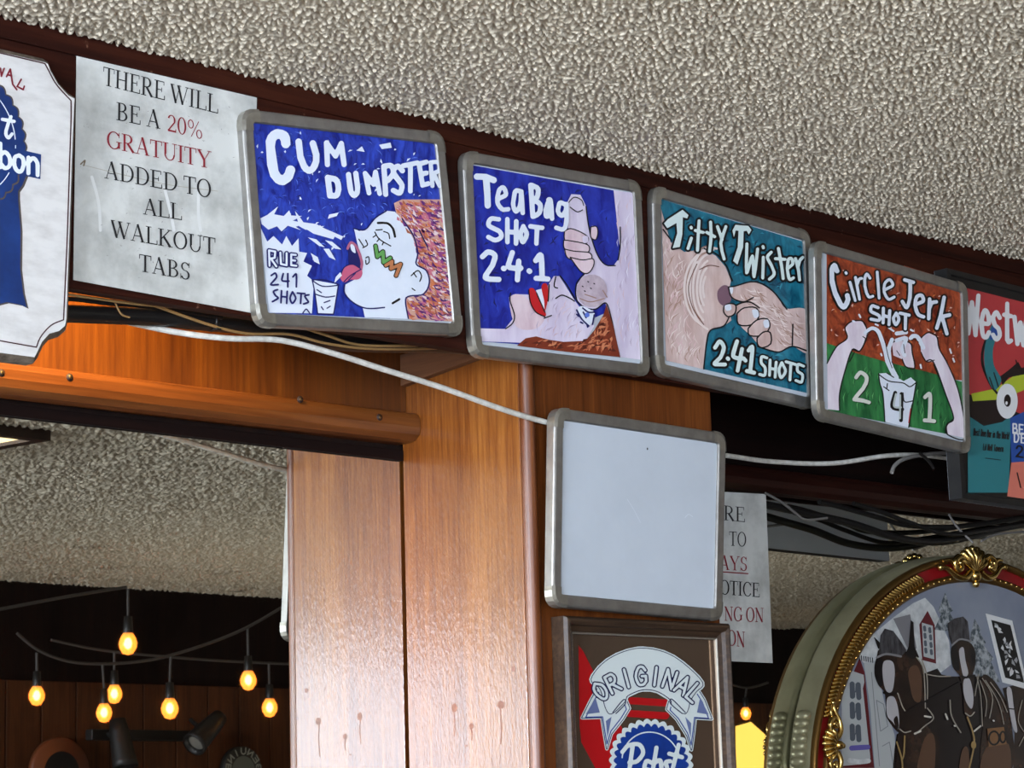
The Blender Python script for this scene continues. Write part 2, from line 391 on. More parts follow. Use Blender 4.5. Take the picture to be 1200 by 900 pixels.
def _serifglyph(c):
    if c == 'A': return .70, [_bar((.10, 0), (.345, .67), TN), _bar((.335, .67), (.585, 0), .1), _rect(.19, .2, .47, .2+TN), _rect(.01, 0, .21, SE), _rect(.47, 0, .69, SE)]
    if c == 'B': return .63, _stem(.12)+_bow(.3, .5, .22, .16, -90, 90)+_bow(.3, .18, .27, .18, -90, 90)+[_rect(.2, .32, .32, .355), _rect(.2, .626, .32, .66), _rect(.2, 0, .32, TN)]
    if c == 'C': return .66, _bow(.36, .33, .33, .345, 35, 325)+[_rect(.59, .45, .62, .66)]
    if c == 'D': return .72, _stem(.12)+_bow(.32, .33, .37, .33, -90, 90)+[_rect(.2, .626, .33, .66), _rect(.2, 0, .33, TN)]
    if c == 'E': return .60, _stem(.11)+[_rect(.2, .626, .53, .66), _rect(.2, .33, .41, .36), _rect(.2, 0, .55, TN), _rect(.5, .52, .53, .66), _rect(.39, .26, .42, .43), _rect(.54, 0, .575, .16)]
    if c == 'G': return .72, _bow(.37, .33, .34, .345, 38, 330)+_stem(.56, .05, .3, lo=False)+[_rect(.6, .45, .63, .66)]
    if c == 'H': return .72, _stem(.1)+_stem(.52)+[_rect(.18, .32, .54, .355)]
    if c == 'I': return .33, _stem(.115)
    if c == 'K': return .71, _stem(.1)+[_bar((.19, .29), (.56, .65), TN+.01), _bar((.29, .36), (.6, 0), .1), _rect(.45, .634, .66, .66), _rect(.47, 0, .71, SE)]
    if c == 'L': return .60, _stem(.11)+[_rect(.2, 0, .56, TN), _rect(.545, 0, .58, .17)]
    if c == 'N': return .72, [_rect(.115, 0, .15, .66), _rect(.56, 0, .595, .66), _bar((.1, .65), (.585, 0), .1), _rect(.02, 0, .24, SE), _rect(.47, .634, .69, .66), _rect(.0, .634, .15, .66)]
    if c == 'O': return .72, _bow(.36, .33, .33, .345, 0, 360, n=28)
    if c == 'R': return .67, _stem(.11)+_bow(.3, .48, .24, .18, -90, 90)+[_rect(.2, .3, .32, .335), _rect(.2, .626, .32, .66), _bar((.3, .32), (.58, 0), .1), _rect(.52, 0, .67, SE)]
    if c == 'S': return .55, _bow(.27, .49, .2, .17, 20, 265, .08)+_bow(.26, .17, .22, .18, -160, 90, .09)+[_rect(.43, .46, .46, .66), _rect(.04, 0, .07, .2)]
    if c == 'T': return .61, _stem(.256, hi=False)+[_rect(.02, .626, .59, .66), _rect(.02, .48, .05, .66), _rect(.56, .48, .59, .66)]
    if c == 'U': return .72, [_rect(.1, .22, .1+TH, .66), _rect(.57, .22, .605, .66), _rect(.01, .634, .29, .66), _rect(.47, .634, .7, .66)]+_bow(.352, .23, .252, .245, 180, 360, .07)
    if c == 'W': return .94, [_bar((.06, .65), (.29, 0), .1), _bar((.28, 0), (.47, .62), TN), _bar((.4, .65), (.64, 0), .1), _bar((.63, 0), (.86, .65), TN), _rect(0, .634, .2, .66), _rect(.34, .634, .55, .66), _rect(.76, .634, .94, .66)]
    if c == 'Y': return .71, _stem(.31, 0, .3, hi=False)+[_bar((.09, .65), (.36, .28), .1), _bar((.37, .29), (.61, .65), TN), _rect(.01, .634, .24, .66), _rect(.51, .634, .71, .66)]
    if c == '2': return .5, _bow(.23, .47, .2, .2, -20, 165, .085)+[_bar((.4, .42), (.06, .03), .06), _rect(.04, 0, .44, .07), _rect(.42, 0, .46, .14)]
    if c == '0': return .5, _bow(.25, .33, .22, .345, 0, 360, .085, n=24)
    if c == '%': return .83, _bow(.2, .49, .15, .18, 0, 360, .05, n=16)+_bow(.62, .16, .15, .18, 0, 360, .05, n=16)+[_bar((.22, 0), (.6, .66), TN)]
    return .25, []
def serif(art, text, mat, a, b, cap, bold=0):
    gl = [_serifglyph(c) for c in text]; tot = sum(g[0] for g in gl); x = 0; k0 = art.k+1
    a = np.array(a, float); b = np.array(b, float); cap = np.array(cap, float)
    for w_, polys in gl:
        for n_, pl in enumerate(polys): art.k = k0+.1*(n_ % 40); art.poly(mat, [a+(b-a)*((x+q[0])/tot)+cap*(q[1]/.66) for q in pl], False, True)
        x += w_
    art.k = k0+4.5

#@@ROOM
# ================================================================ the room
def popcorn(x0, x1, y0, y1, step, wave, height):
    """lumpy sprayed plaster as a real relief: band-limited bumps of about one wavelength"""
    nx = int((x1-x0)/step)+1; ny = int((y1-y0)/step)+1
    kx = np.fft.rfftfreq(nx, step); ky = np.fft.fftfreq(ny, step); k = np.hypot(kx[None, :], ky[:, None])
    H = np.fft.irfft2(np.fft.rfft2(rng.normal(size=(ny, nx)))*np.exp(-((k-1/wave)/(.42/wave))**2), s=(ny, nx)); H /= H.std()
    H = np.where(H > 0, 1.5*np.tanh(H/1.5), .8*np.tanh(H/.8))*height+height
    for e in (H[0], H[-1], H[:, 0], H[:, -1]): e[:] = 0
    X, Y = np.meshgrid(np.linspace(x0, x1, nx), np.linspace(y0, y1, ny))
    co = np.stack([X, Y, ZT-np.maximum(H, 0)], -1).reshape(-1, 3)
    i = np.arange(nx*ny).reshape(ny, nx)
    fc = np.stack([i[:-1, :-1], i[1:, :-1], i[1:, 1:], i[:-1, 1:]], -1).reshape(-1, 4)
    return co, fc
def grid_mesh(name, parts, mat):
    co = []; fc = []; o = 0
    for c, f in parts: co.append(c); fc.append(f+o); o += len(c)
    co = np.concatenate(co).astype(np.float32); fc = np.concatenate(fc).astype(np.int32)
    me = bpy.data.meshes.new(name); me.vertices.add(len(co)); me.vertices.foreach_set('co', co.ravel())
    me.loops.add(fc.size); me.loops.foreach_set('vertex_index', fc.ravel())
    me.polygons.add(len(fc)); me.polygons.foreach_set('loop_start', np.arange(0, fc.size, 4, dtype=np.int32))
    me.polygons.foreach_set('use_smooth', np.ones(len(fc), bool)); me.materials.append(mat); me.update(calc_edges=True); me.validate()
    o = bpy.data.objects.new(name, me); COL.objects.link(o); return o
def quad(x0, x1, y0, y1): return np.array([(x0, y0, ZT), (x0, y1, ZT), (x1, y1, ZT), (x1, y0, ZT)]), np.array([[0, 1, 2, 3]])
NX0, NX1, NY0 = 1.0, 4.4, 0.95
RX0, RX1, RY1 = 2.7, 8.6, NY0
ceil_parts = [popcorn(NX0, NX1, NY0, 2.66, 0.0020, 0.0102, 0.0037), popcorn(RX0, RX1, YB, RY1, 0.0045, 0.0190, 0.0048),
              quad(-4.5, NX0, NY0, 2.66), quad(NX1, 9.6, NY0, 2.66), quad(-4.5, RX0, YB, RY1), quad(RX1, 9.6, YB, RY1)]
struct(grid_mesh('ceiling', ceil_parts, M_popcorn))

b = MB(); b.box(-4.5, 9.6, YB, 2.66, -0.05, 0, wood('floor boards', (60, 44, 33), (72, 54, 42), (84, 64, 50), 'X', 0.4)); struct(b.build('floor'))
M_wallbrown = wood('dark panelled wall', (17, 9, 6), (24, 12, 8), (31, 16, 10), 'Z', 0.75, 0.0, 160, 0.1, 0.15)
M_plaster = mottled('cream plaster', (206, 198, 182), (216, 208, 194), 6, rough=0.9)
b = MB(); b.box(-4.5, 9.6, YM+.006, YM+.15, 0, ZT, M_wallbrown); struct(b.build('wall_front'))
b = MB(); b.box(-4.6, -4.5, YB, YM, 0, 1.5, M_plaster); b.box(-4.6, -4.5, YB, YM, 2.43, ZT, M_plaster); b.box(-4.6, -4.5, YB, -1.6, 1.5, 2.43, M_plaster); b.box(-4.6, -4.5, 2.3, YM, 1.5, 2.43, M_plaster); struct(b.build('wall_left'))
b = MB(); b.box(9.5, 9.6, YB, YM, 0, ZT, M_plaster); struct(b.build('wall_right'))
WZ0, WZ1 = 0.85, 2.43
WINS = [(-2.7, -0.9), (-0.8, 0.8)]
b = MB()
b.box(-4.5, 3.4, YB-.12, YB, 0, WZ0, M_plaster); b.box(-4.5, 3.4, YB-.12, YB, WZ1, ZT, M_plaster)
for x0, x1 in [(-4.5, -2.7), (-0.9, -0.8), (0.8, 3.4)]: b.box(x0, x1, YB-.12, YB, WZ0, WZ1, M_plaster)
b.box(3.4, 9.6, YB-.12, YB, 0, ZT, M_wallbrown)
M_plank = wood('back wall planks', (58, 31, 15), (74, 41, 20), (90, 51, 26), 'Z', 0.65, 0.0, 160, 0.1, 0.2)
for k in range(44):                                              # vertical planks low on the dark wall
    b.box(3.5+k*.138, 3.5+k*.138+.134, YB, YB+.018, 0.05, ZC+.62, M_plank, .003)
struct(b.build('wall_back'))
M_winframe = flat('white window paint', (226, 226, 222), 0.5)
M_sky = glow('daylit glass', (222, 236, 255), WINDOW_POWER)
for i, (x0, x1) in enumerate(WINS):
    w_ = struct(bpy.data.objects.new('window_%d' % (i+1), None)); w_.location = ((x0+x1)/2, YB, WZ0); COL.objects.link(w_)
    b = MB(); b.poly([(x0, YB-.05, WZ0), (x1, YB-.05, WZ0), (x1, YB-.05, WZ1), (x0, YB-.05, WZ1)][::-1], M_sky); b.build('pane', w_)
    b = MB(); t = .05
    for bx in ((x0, x1, WZ0, WZ0+t), (x0, x1, WZ1-t, WZ1), (x0, x0+t, WZ0+t, WZ1-t), (x1-t, x1, WZ0+t, WZ1-t), ((x0+x1)/2-.02, (x0+x1)/2+.02, WZ0+t, WZ1-t)):
        b.box(bx[0], bx[1], YB-.045, YB+.01, bx[2], bx[3], M_winframe, .004)
    b.build('window_frame', w_)

w_ = struct(bpy.data.objects.new('window_3', None)); w_.location = (-4.5, .35, 1.5); COL.objects.link(w_)
b = MB(); b.poly([(-4.55, -1.6, 1.5), (-4.55, 2.3, 1.5), (-4.55, 2.3, 2.43), (-4.55, -1.6, 2.43)], glow('bright daylit glass', (226, 238, 255), SIDE_WINDOW_POWER)); b.build('pane', w_)
b = MB()
for y0_, y1_, z0_, z1_ in ((-1.6, 2.3, 1.5, 1.55), (-1.6, 2.3, 2.38, 2.43), (-1.6, -1.55, 1.55, 2.38), (2.25, 2.3, 1.55, 2.38), (-.32, -.27, 1.55, 2.38), (.97, 1.02, 1.55, 2.38)): b.box(-4.545, -4.49, y0_, y1_, z0_, z1_, M_winframe, .004)
b.build('window_frame', w_)
# mirror behind the bar (everything seen below the rail to the left and right of the column is a reflection)
b = MB(); b.box(-0.8, 6.0, YM, YM+.006, 0.95, ZC+.566, M_mirror)
mir = b.build('wall_mirror')
b = MB(); b.box(-0.8, XC-.001, YM-.007, YM-.0005, ZC+.551, ZC+.566, M_gloom, .001); b.build('top_channel', mir)
tag(mir, 'large bar mirror below the wooden rail reflecting the textured ceiling and string lights', 'mirror')

# header beam, header panels, rail, column
b = MB(); b.box(0.3, 5.2, YF, YF+.02, ZC+.650, ZT-.001, M_beam, .0015); b.box(0.3, 5.2, YF-.004, YF+.001, ZT-.030, ZT-.001, M_beam, .0015)
struct(b.build('trim_1'))
b = MB(); b.box(-0.8, XC-.001, YH, YM+.006, ZC+.5745, ZT-.001, M_header); struct(b.build('trim_2'))
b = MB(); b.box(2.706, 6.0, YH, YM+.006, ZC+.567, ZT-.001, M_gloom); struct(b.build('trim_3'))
def rail(x0, x1, mat, zt0, zt1):
    prof = [(YH, .000), (2.622, .000), (2.615, -.003), (2.611, -.010), (2.610, -.022), (2.613, -.032), (2.622, -.039), (2.634, -.041), (YH, -.041)]
    m_ = MB(); m_.loft([[(x, y, ZC+z0+dz) for y, dz in prof] for x, z0 in ((x0, zt0), (x1, zt1))], mat, True, True, True); return m_
rl = struct(rail(-0.8, XC-.001, M_rail, .5965, .6150).build('trim_4'))
M_screw = flat('dull brass screw', (120, 96, 60), 0.35, 0.9); M_hole = flat('dark screw recess', (40, 20, 10), 0.7)
for px, py in [(82, 442), (352, 468), (445, 489), (2, 437)]:
    q = P(px, py, 2.610); m_ = MB(); m_.lathe([(0, -.0016), (.0030, -.0012), (.0032, -.0006), (.0046, -.0004), (.0050, .001)], q, (0, 1, 0), M_hole, 14); m_.lathe([(0, -.0018), (.0020, -.0016), (.0024, -.0011)], q, (0, 1, 0), M_screw, 12); m_.build('screw', rl)
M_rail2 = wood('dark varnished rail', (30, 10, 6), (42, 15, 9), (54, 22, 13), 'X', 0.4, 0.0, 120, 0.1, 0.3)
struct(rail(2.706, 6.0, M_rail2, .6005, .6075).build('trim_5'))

col = struct(bpy.data.objects.new('column', None)); col.location = (2.52, 2.53, 0); COL.objects.link(col)
tag(col, 'square wooden column with tall glossy veneered side next to the mirror', 'column')
b = MB(); b.box(XC, XC+.02, YC+.012, YM-.004, 0, ZT-.001, M_column, .001); b.build('side_panel', col)
b = MB(); b.box(XC+.012, 2.705, YC, YC+.02, 0, ZT-.001, M_colfront, .001); b.box(2.685, 2.705, YC+.02, YM, 0, ZT-.001, M_colfront, .001); b.build('front_panel', col)
b = MB(); M_mold = wood('cherry corner moulding', (72, 34, 13), (94, 48, 20), (118, 66, 32), 'Z', 0.35)
b.lathe([(.0105, 0), (.0105, ZT-.001)], (XC+.008, YC+.004, 0), (0, 0, 1), M_mold, 20); b.build('corner_moulding', col)
b = MB(); M_capw = wood('column cap board', (74, 44, 24), (92, 56, 32), (108, 70, 42), 'Y', 0.5)
b.prism([(XC-.012, YC+.03, ZC+.675), (XC-.012, YM-.016, ZC+.6555), (XC-.012, YM-.016, ZC+.70), (XC-.012, YC+.03, ZC+.70)], (.0125, 0, 0), M_capw); b.build('cap_board', col, True)
# water spots and runs dried on the column's lacquer
sa = Art(lambda px, py: PX(px, py, XC), (-1, 0, 0)); sa.view(320, 640, 3.333)
M_spot = mottled('dried water spot', (120, 78, 62), (146, 104, 88), 90, rough=0.5)
for x, y, a_, c_, L in [(708, 632, 11, 17, 110), (890, 620, 13, 16, 150), (775, 703, 9, 12, 55), (940, 480, 8, 11, 0), (685, 405, 5, 7, 0), (632, 455, 3, 5, 0), (755, 780, 4, 3, 0), (985, 592, 3, 4, 0)]:
    sa.poly(M_spot, disc((x, y), a_, 12, c_))
    if L: sa.line(M_spot, 4, [(x-3, y+8), (x+2, y+L*.5), (x, y+L)])
sa.mb.build('water_stains', col)
#@@SIGNS
# ================================================================ signs on the beam
WHT = flat('white marker ground', (222, 228, 238), 0.35); DKB = flat('navy marker', (24, 26, 92), 0.4); BLK = flat('black marker', (12, 12, 14), 0.4)
BLUE = mottled('scribbled blue marker', (14, 26, 120), (48, 74, 186), 70, (1, 1, .45), (0, .6, 0), 0.4, .36, .68, dist=1.2)
BLU2 = mottled('brushed blue paint', (12, 18, 122), (44, 62, 178), 40, (1, 1, .5), (0, -.5, 0), 0.35, .35, .7, dist=1.0)
LBL = flat('pale blue scratch', (96, 124, 214), 0.4)

def offset_loop(corners, inset, rad, seg=5):
    """rounded quadrilateral, inset from its corner points (all on one plane y)"""
    q = [np.array((c[0], c[2])) for c in corners]; out = []
    cen = sum(q)/4; n = len(q); ins = []
    for i in range(n):
        a, b_, c = q[i-1], q[i], q[(i+1) % n]; d1 = (a-b_)/np.linalg.norm(a-b_); d2 = (c-b_)/np.linalg.norm(c-b_)
        k = 1/max(abs(d1[0]*d2[1]-d1[1]*d2[0]), .2); ins.append((b_+(d1+d2)*inset*k, d1, d2))
    for p, d1, d2 in ins:
        s_, e_ = p+d1*rad, p+d2*rad
        for t in range(seg+1):
            f = t/seg; o = (1-f)**2*s_+2*f*(1-f)*p+f*f*e_; k = .16*(4*f*(1-f)); out.append(o*(1-k*0)+0*p)
    return out
def whiteboard(corners_px, label='', depth=.0125, yf=None, fr=.0165, group='aluminium framed whiteboards', rcorner=.022):
    yf = YF-depth-.0015 if yf is None else yf
    c = [P(x, y, yf) for x, y in corners_px]                      # top left, top right, bottom right, bottom left
    bc = (c[2]+c[3])/2; root = thing('whiteboard', (bc.x, yf+depth, bc.z), label, 'whiteboard', group)
    def ring(ins, r, y): return [(p[0], y, p[1]) for p in offset_loop(c, ins, r)]
    loops = [ring(0, rcorner, yf+depth), ring(0, rcorner, yf+.003), ring(.0008, rcorner, yf+.001), ring(.003, rcorner*.9, yf), ring(fr-.002, .006, yf), ring(fr, .005, yf+.0015), ring(fr, .005, yf+.004)]
    m_ = MB(); m_.loft(loops, M_alu, True); m_.poly(loops[0], M_hard); m_.build('frame', root, True)
    face = MB(); face.poly(ring(fr-.001, .005, yf+.0035), M_board)
    # corner caps hugging the rounded corners
    full = [offset_loop(c, i_, r_) for i_, r_ in ((-.0010, rcorner), (-.0010, rcorner), (.0035, rcorner*.85), (fr-.001, .004))]
    ys = [yf+depth-.001, yf+.001, yf-.0012, yf-.0009]
    for k in range(4):
        L = []
        q = [np.array((p[0], p[2])) for p in c]; pc = q[k]; d1 = (q[k-1]-pc)/np.linalg.norm(q[k-1]-pc); d2 = (q[(k+1) % 4]-pc)/np.linalg.norm(q[(k+1) % 4]-pc)
        for lp, y in zip(full, ys):
            seg = lp[k*6:(k+1)*6]; ext = .006
            s_ = seg[0]; e_ = seg[-1]
            a0 = s_+d1*(max(0, .027-np.dot(s_-pc, d1))); e0 = e_+d2*(max(0, .027-np.dot(e_-pc, d2)))
            L.append([(p[0], y, p[1]) for p in [a0]+seg+[e0]])
        m_ = MB(); m_.loft(L, M_cap, False, smooth=False); m_.build('corner_cap', root, True)
    return root, yf+.0035, face
def art_for(y): return Art(lambda px, py: P(px, py, y))

# ---- board with the wide-mouthed profile
b1, y1, face1 = whiteboard([(283.5, 126.5), (520.5, 155), (544, 394), (302.5, 381.5)], 'whiteboard painted blue with a curly-haired profile drinking, right of the paper notice')
A = art_for(y1).view(270, 110, 3.0)
A.poly(BLUE, [(72, 98), (736, 175), (750, 385), (690, 470), (640, 600), (560, 790), (136, 771), (100, 400)])
A.dabs([LBL, BLUE, DKB], [(80, 105), (735, 180), (740, 380), (440, 470), (400, 640), (250, 570), (105, 400)], 240, 30, 3, 200, 70, 3)
A.dabs([WHT], [(85, 110), (735, 190), (735, 380), (440, 470), (395, 640), (260, 570), (100, 380)], 46, 16, 7, 120, 60, 5)
A.poly(WHT, [(104, 470), (128, 520), (150, 500), (180, 530), (195, 500), (215, 535), (238, 508), (240, 555), (268, 560), (255, 590), (285, 605), (268, 640), (292, 660), (285, 772), (135, 770)])
for pl in ([(104, 438), (128, 426), (166, 396), (152, 424), (186, 430), (205, 410), (212, 428), (250, 430), (218, 446), (262, 456), (228, 468), (248, 480), (200, 464), (178, 484), (162, 466), (132, 478), (108, 458)],
           [(225, 412), (238, 428), (255, 452), (300, 458), (330, 474), (395, 502), (388, 514), (340, 490), (322, 500), (300, 480), (262, 478), (240, 466)], [(255, 470), (330, 465), (300, 478), (370, 492), (360, 512), (290, 492)],
           [(270, 505), (300, 512), (330, 540), (310, 535)], [(325, 545), (345, 545), (368, 585), (345, 575)], [(345, 425), (378, 418), (372, 430), (340, 440)],
           [(280, 560), (305, 575), (312, 600), (292, 590)], [(330, 515), (355, 520), (388, 548), (365, 545)], [(440, 200), (460, 185), (470, 205)], [(520, 180), (560, 172), (565, 190), (530, 195)]):
    A.poly(WHT, pl)
FACE = mottled('white cartoon skin', (214, 222, 234), (226, 232, 242), 14, rough=0.3)
hairreg = [(572, 385), (600, 372), (744, 372), (775, 560), (796, 802), (620, 792), (612, 715), (690, 690), (700, 630), (650, 590), (635, 500), (585, 440)]
HB = flat('ginger hair paint', (204, 158, 140), 0.4)
A.poly(HB, hairreg)
A.poly(FACE, [(592, 432), (575, 415), (540, 411), (505, 440), (470, 478), (450, 483), (432, 474), (440, 512), (452, 560), (460, 620), (440, 650), (400, 672), (398, 700), (425, 733), (462, 752), (470, 786), (622, 792), (612, 715), (665, 712), (694, 680), (694, 630), (655, 598), (660, 580), (640, 510), (615, 462)])
A.dabs([flat('purple hair paint', (142, 62, 128), 0.4), flat('orange hair paint', (206, 118, 74), 0.4), flat('pale hair paint', (226, 206, 206), 0.4), flat('plum hair paint', (96, 40, 110), 0.4), flat('rose hair paint', (200, 110, 130), 0.4), flat('copper hair paint', (176, 96, 66), 0.4)], hairreg, 760, 34, 9, 36, 32, 8)
A.lines(DKB, 3.2, [[(x, y), (x+10, y+9), (x+24, y+6)] for x, y in [(700, 470), (690, 560), (712, 520), (735, 470), (720, 620), (740, 580), (755, 640), (715, 680), (735, 720), (760, 700), (700, 740), (730, 770), (755, 760), (665, 740)]])
A.lines(DKB, 5, [[(600, 440), (640, 500), (655, 560), (650, 600), (685, 622), (696, 665), (675, 705), (625, 712), (612, 730), (622, 790)], [(660, 480), (690, 540)], [(430, 474), (470, 478), (505, 438), (545, 412)], [(398, 672), (398, 702), (428, 735), (475, 755), (538, 752)]])
A.lines(BLK, 8, [[(515, 455), (548, 456), (568, 475), (575, 503)], [(567, 737), (590, 723)]])
A.lines(BLK, 4, [[(504, 487), (520, 512), (560, 536)], [(508, 498), (498, 505)], [(520, 510), (512, 520)], [(535, 522), (530, 532)], [(535, 485), (552, 492), (556, 510)], [(508, 480), (530, 478)], [(448, 512), (466, 540)], [(472, 515), (478, 532), (462, 542)], [(632, 640), (655, 622), (668, 640), (662, 660)], [(640, 630), (650, 645)], [(635, 685), (645, 692)], [(472, 578), (482, 574), (484, 592), (474, 600), (472, 586)]])
A.poly(DKB, [(408, 530), (420, 522), (440, 535), (456, 590), (452, 625), (415, 605), (410, 565)], True)
A.poly(FACE, [(418, 530), (430, 532), (436, 560), (422, 552)], True)
A.lines(flat('pink lip paint', (176, 98, 124), 0.4), 9, [[(408, 545), (420, 524), (440, 540), (458, 590), (455, 622)]])
A.poly(flat('tongue paint', (196, 92, 122), 0.4), [(382, 645), (395, 612), (425, 600), (452, 615), (460, 632), (448, 652), (415, 655), (395, 664)], True)
A.lines(DKB, 4, [[(382, 645), (395, 612), (425, 600), (452, 615)], [(395, 662), (418, 640), (455, 618)], [(412, 655), (435, 632)]])
A.poly(WHT, [(366, 645), (382, 628), (388, 640), (360, 668)])
gm = [[(512, 542), (518, 575), (533, 558), (540, 590), (556, 582)], [(550, 605), (562, 592), (570, 615), (590, 605), (580, 638)]]
A.lines(BLK, 18, [[(506, 536), (512, 574), (532, 556), (534, 594), (558, 578)], [(542, 604), (564, 590), (560, 616), (594, 600), (578, 640)]], False)
A.line(flat('green marker', (98, 158, 84), 0.4), 11, [(506, 536), (512, 574), (532, 556), (534, 594), (558, 578)], False)
A.line(flat('orange marker', (188, 120, 78), 0.4), 11, [(542, 604), (564, 590), (560, 616), (594, 600), (578, 640)], False)
A.poly(WHT, [(283, 655), (375, 672), (358, 776), (302, 774)])
A.lines(DKB, 4.5, [[(283, 655), (292, 700), (302, 774)], [(375, 672), (366, 730), (358, 776)], [(302, 774), (358, 776)], [(283, 655), (330, 656), (376, 672)], [(283, 657), (320, 678), (376, 674)], [(296, 706), (330, 716), (362, 712)], [(300, 690), (315, 700)], [(325, 735), (345, 728)], [(315, 750), (322, 760)], [(335, 755), (346, 748)], [(250, 772), (262, 758), (275, 774)]])
L = art_for(y1); L.k = A.k+2; L.view(290, 130, 7.5)
L.lines(WHT, 85.12, [[(325, 290), (310, 225), (240, 208), (190, 270), (192, 400), (225, 560), (290, 615), (345, 580), (365, 525)]])
L.lines(WHT, 58.24, [[(437, 275), (450, 400), (490, 500), (540, 528), (585, 470), (592, 390), (562, 290)]])
L.lines(WHT, 47.04, [[(690, 475), (682, 285), (762, 400), (812, 290), (836, 475)]], False)
L.lines(WHT, 51.52, [[(692, 590), (712, 750)], [(692, 590), (765, 610), (788, 680), (770, 745), (712, 750)]])
L.view(380, 190, 4.5)
L.lines(WHT, 28, [[(120, 68), (130, 150), (150, 178), (168, 150), (158, 62)], [(316, 172), (306, 25)], [(306, 25), (345, 22), (356, 60), (330, 98)], [(404, 48), (380, 24), (356, 50), (380, 95), (402, 125), (390, 165), (356, 152)]])
L.lines(WHT, 25.76, [[(228, 165), (207, 62), (252, 120), (262, 55), (284, 168)], [(408, 22), (482, 6)], [(446, 14), (446, 155)], [(530, 2), (492, 12), (510, 125), (540, 116)], [(502, 66), (530, 60)]], False)
L.lines(WHT, 22.4, [[(562, 128), (552, 4)], [(552, 4), (592, 4), (598, 45), (566, 62)], [(568, 62), (600, 128)]])
L.view(270, 110, 3.0)
L.lines(DKB, 17, [[(132, 606), (130, 552)], [(130, 552), (152, 556), (150, 578), (133, 582)], [(136, 580), (156, 608)], [(170, 560), (172, 600), (192, 604), (192, 562)], [(224, 568), (208, 566), (208, 604), (226, 606)], [(208, 586), (222, 588)]], False)
L.lines(WHT, 7, [[(132, 606), (130, 552)], [(130, 552), (152, 556), (150, 578), (133, 582)], [(136, 580), (156, 608)], [(170, 560), (172, 600), (192, 604), (192, 562)], [(224, 568), (208, 566), (208, 604), (226, 606)], [(208, 586), (222, 588)]], False)
L.lines(DKB, 6.5, [[(138, 640), (152, 632), (156, 648), (136, 672), (162, 672)], [(180, 634), (176, 658), (200, 660)], [(196, 634), (196, 680)], [(214, 645), (226, 636), (226, 680)], [(160, 690), (146, 696), (152, 710), (162, 720), (142, 732)], [(174, 694), (172, 736)], [(194, 696), (192, 738)], [(173, 714), (193, 716)], [(212, 698), (204, 720), (212, 738), (224, 720), (213, 698)], [(230, 702), (256, 704)], [(243, 703), (241, 738)], [(270, 708), (256, 712), (262, 724), (268, 734), (252, 740)]])
face1.extend(A.mb, L.mb).build('painted_surface', b1)

# ---- board with the reclining red-lipped face
b2, y2, face2 = whiteboard([(543, 175.5), (751.7, 213), (762.6, 441), (555, 416.8)], 'whiteboard painted deep blue with a red-lipped face lying back beneath a fist')
A = art_for(y2).view(530, 160, 3.104)
SK1 = mottled('lilac painted skin', (204, 190, 212), (224, 214, 230), 40, (1, 1, .25), (0, .1, 0), 0.4); SK2 = mottled('pink painted skin', (206, 176, 186), (226, 204, 210), 40, (1, 1, .4), (0, .8, 0), 0.4)
A.poly(BLU2, [(60, 102), (588, 196), (612, 420), (560, 640), (300, 760), (92, 745)])
A.dabs([flat('mid blue stroke', (40, 62, 176), 0.4), DKB], [(70, 110), (580, 200), (600, 440), (480, 480), (380, 500), (190, 660), (95, 690)], 120, 34, 8, 120, 60, 21)
A.poly(SK1, [(586, 196), (660, 206), (699, 814), (606, 802), (580, 700), (556, 606), (520, 628), (480, 622), (448, 590), (452, 540), (478, 500), (492, 470), (440, 420), (420, 340), (417, 240), (432, 210), (465, 212), (484, 250), (492, 320), (508, 380), (530, 440), (556, 468), (586, 470), (600, 450), (608, 400), (600, 330)])
A.poly(SK1, [(92, 698), (190, 700), (222, 660), (208, 620), (205, 585), (240, 574), (275, 575), (300, 590), (335, 570), (348, 540), (368, 508), (388, 508), (410, 542), (440, 590), (470, 632), (512, 632), (515, 690), (480, 750), (300, 752), (92, 745)])
A.poly(SK2, [(208, 590), (250, 576), (300, 620), (335, 660), (300, 700), (230, 690)], True)
A.dabs([SK2, flat('pale lilac stroke', (232, 226, 238), 0.4), flat('mauve stroke', (186, 168, 190), 0.4)], [(600, 220), (655, 215), (690, 790), (620, 780), (560, 600), (600, 470)], 60, 60, 4, 95, 12, 22)
A.dabs([SK2, flat('mauve stroke', (186, 168, 190), 0.4)], [(240, 600), (360, 560), (430, 600), (500, 660), (470, 740), (300, 735)], 40, 40, 4, 120, 30, 23)
A.poly(mottled('tan painted skin', (176, 156, 168), (206, 190, 200), 40, rough=0.4), disc((505, 562), 56, 18, 60))
A.lines(flat('tan stroke', (160, 126, 112), 0.4), 4, [[(462, 590), (500, 602), (550, 590)], [(480, 575), (520, 588)], [(545, 560), (560, 585)]])
A.lines(BLK, 4, [[(x, y), (x+3, y+2)] for x, y in [(470, 545), (490, 528), (512, 535), (478, 562), (500, 552)]])
A.lines(BLK, 4.5, [[(445, 560), (452, 600), (485, 625), (520, 628), (556, 606), (575, 660), (592, 740), (606, 802)], [(484, 255), (492, 320), (508, 385), (530, 440), (556, 468), (590, 470)], [(608, 330), (608, 400), (600, 450)], [(478, 500), (452, 530), (445, 560)]])
for f in ([(405, 345), (430, 336), (478, 356), (492, 376), (470, 396), (410, 382)], [(402, 378), (425, 380), (488, 394), (494, 418), (470, 424), (408, 412)], [(405, 410), (440, 418), (496, 424), (502, 448), (470, 452), (418, 444)], [(425, 440), (470, 450), (508, 446), (510, 472), (490, 498), (462, 490)], [(500, 330), (520, 328), (526, 350), (518, 376), (500, 366)]):
    A.poly(SK2, f, True); A.lines(BLK, 4, [f+[f[0]]])
A.poly(SK1, [(470, 366), (488, 364), (490, 384), (474, 388)], True)
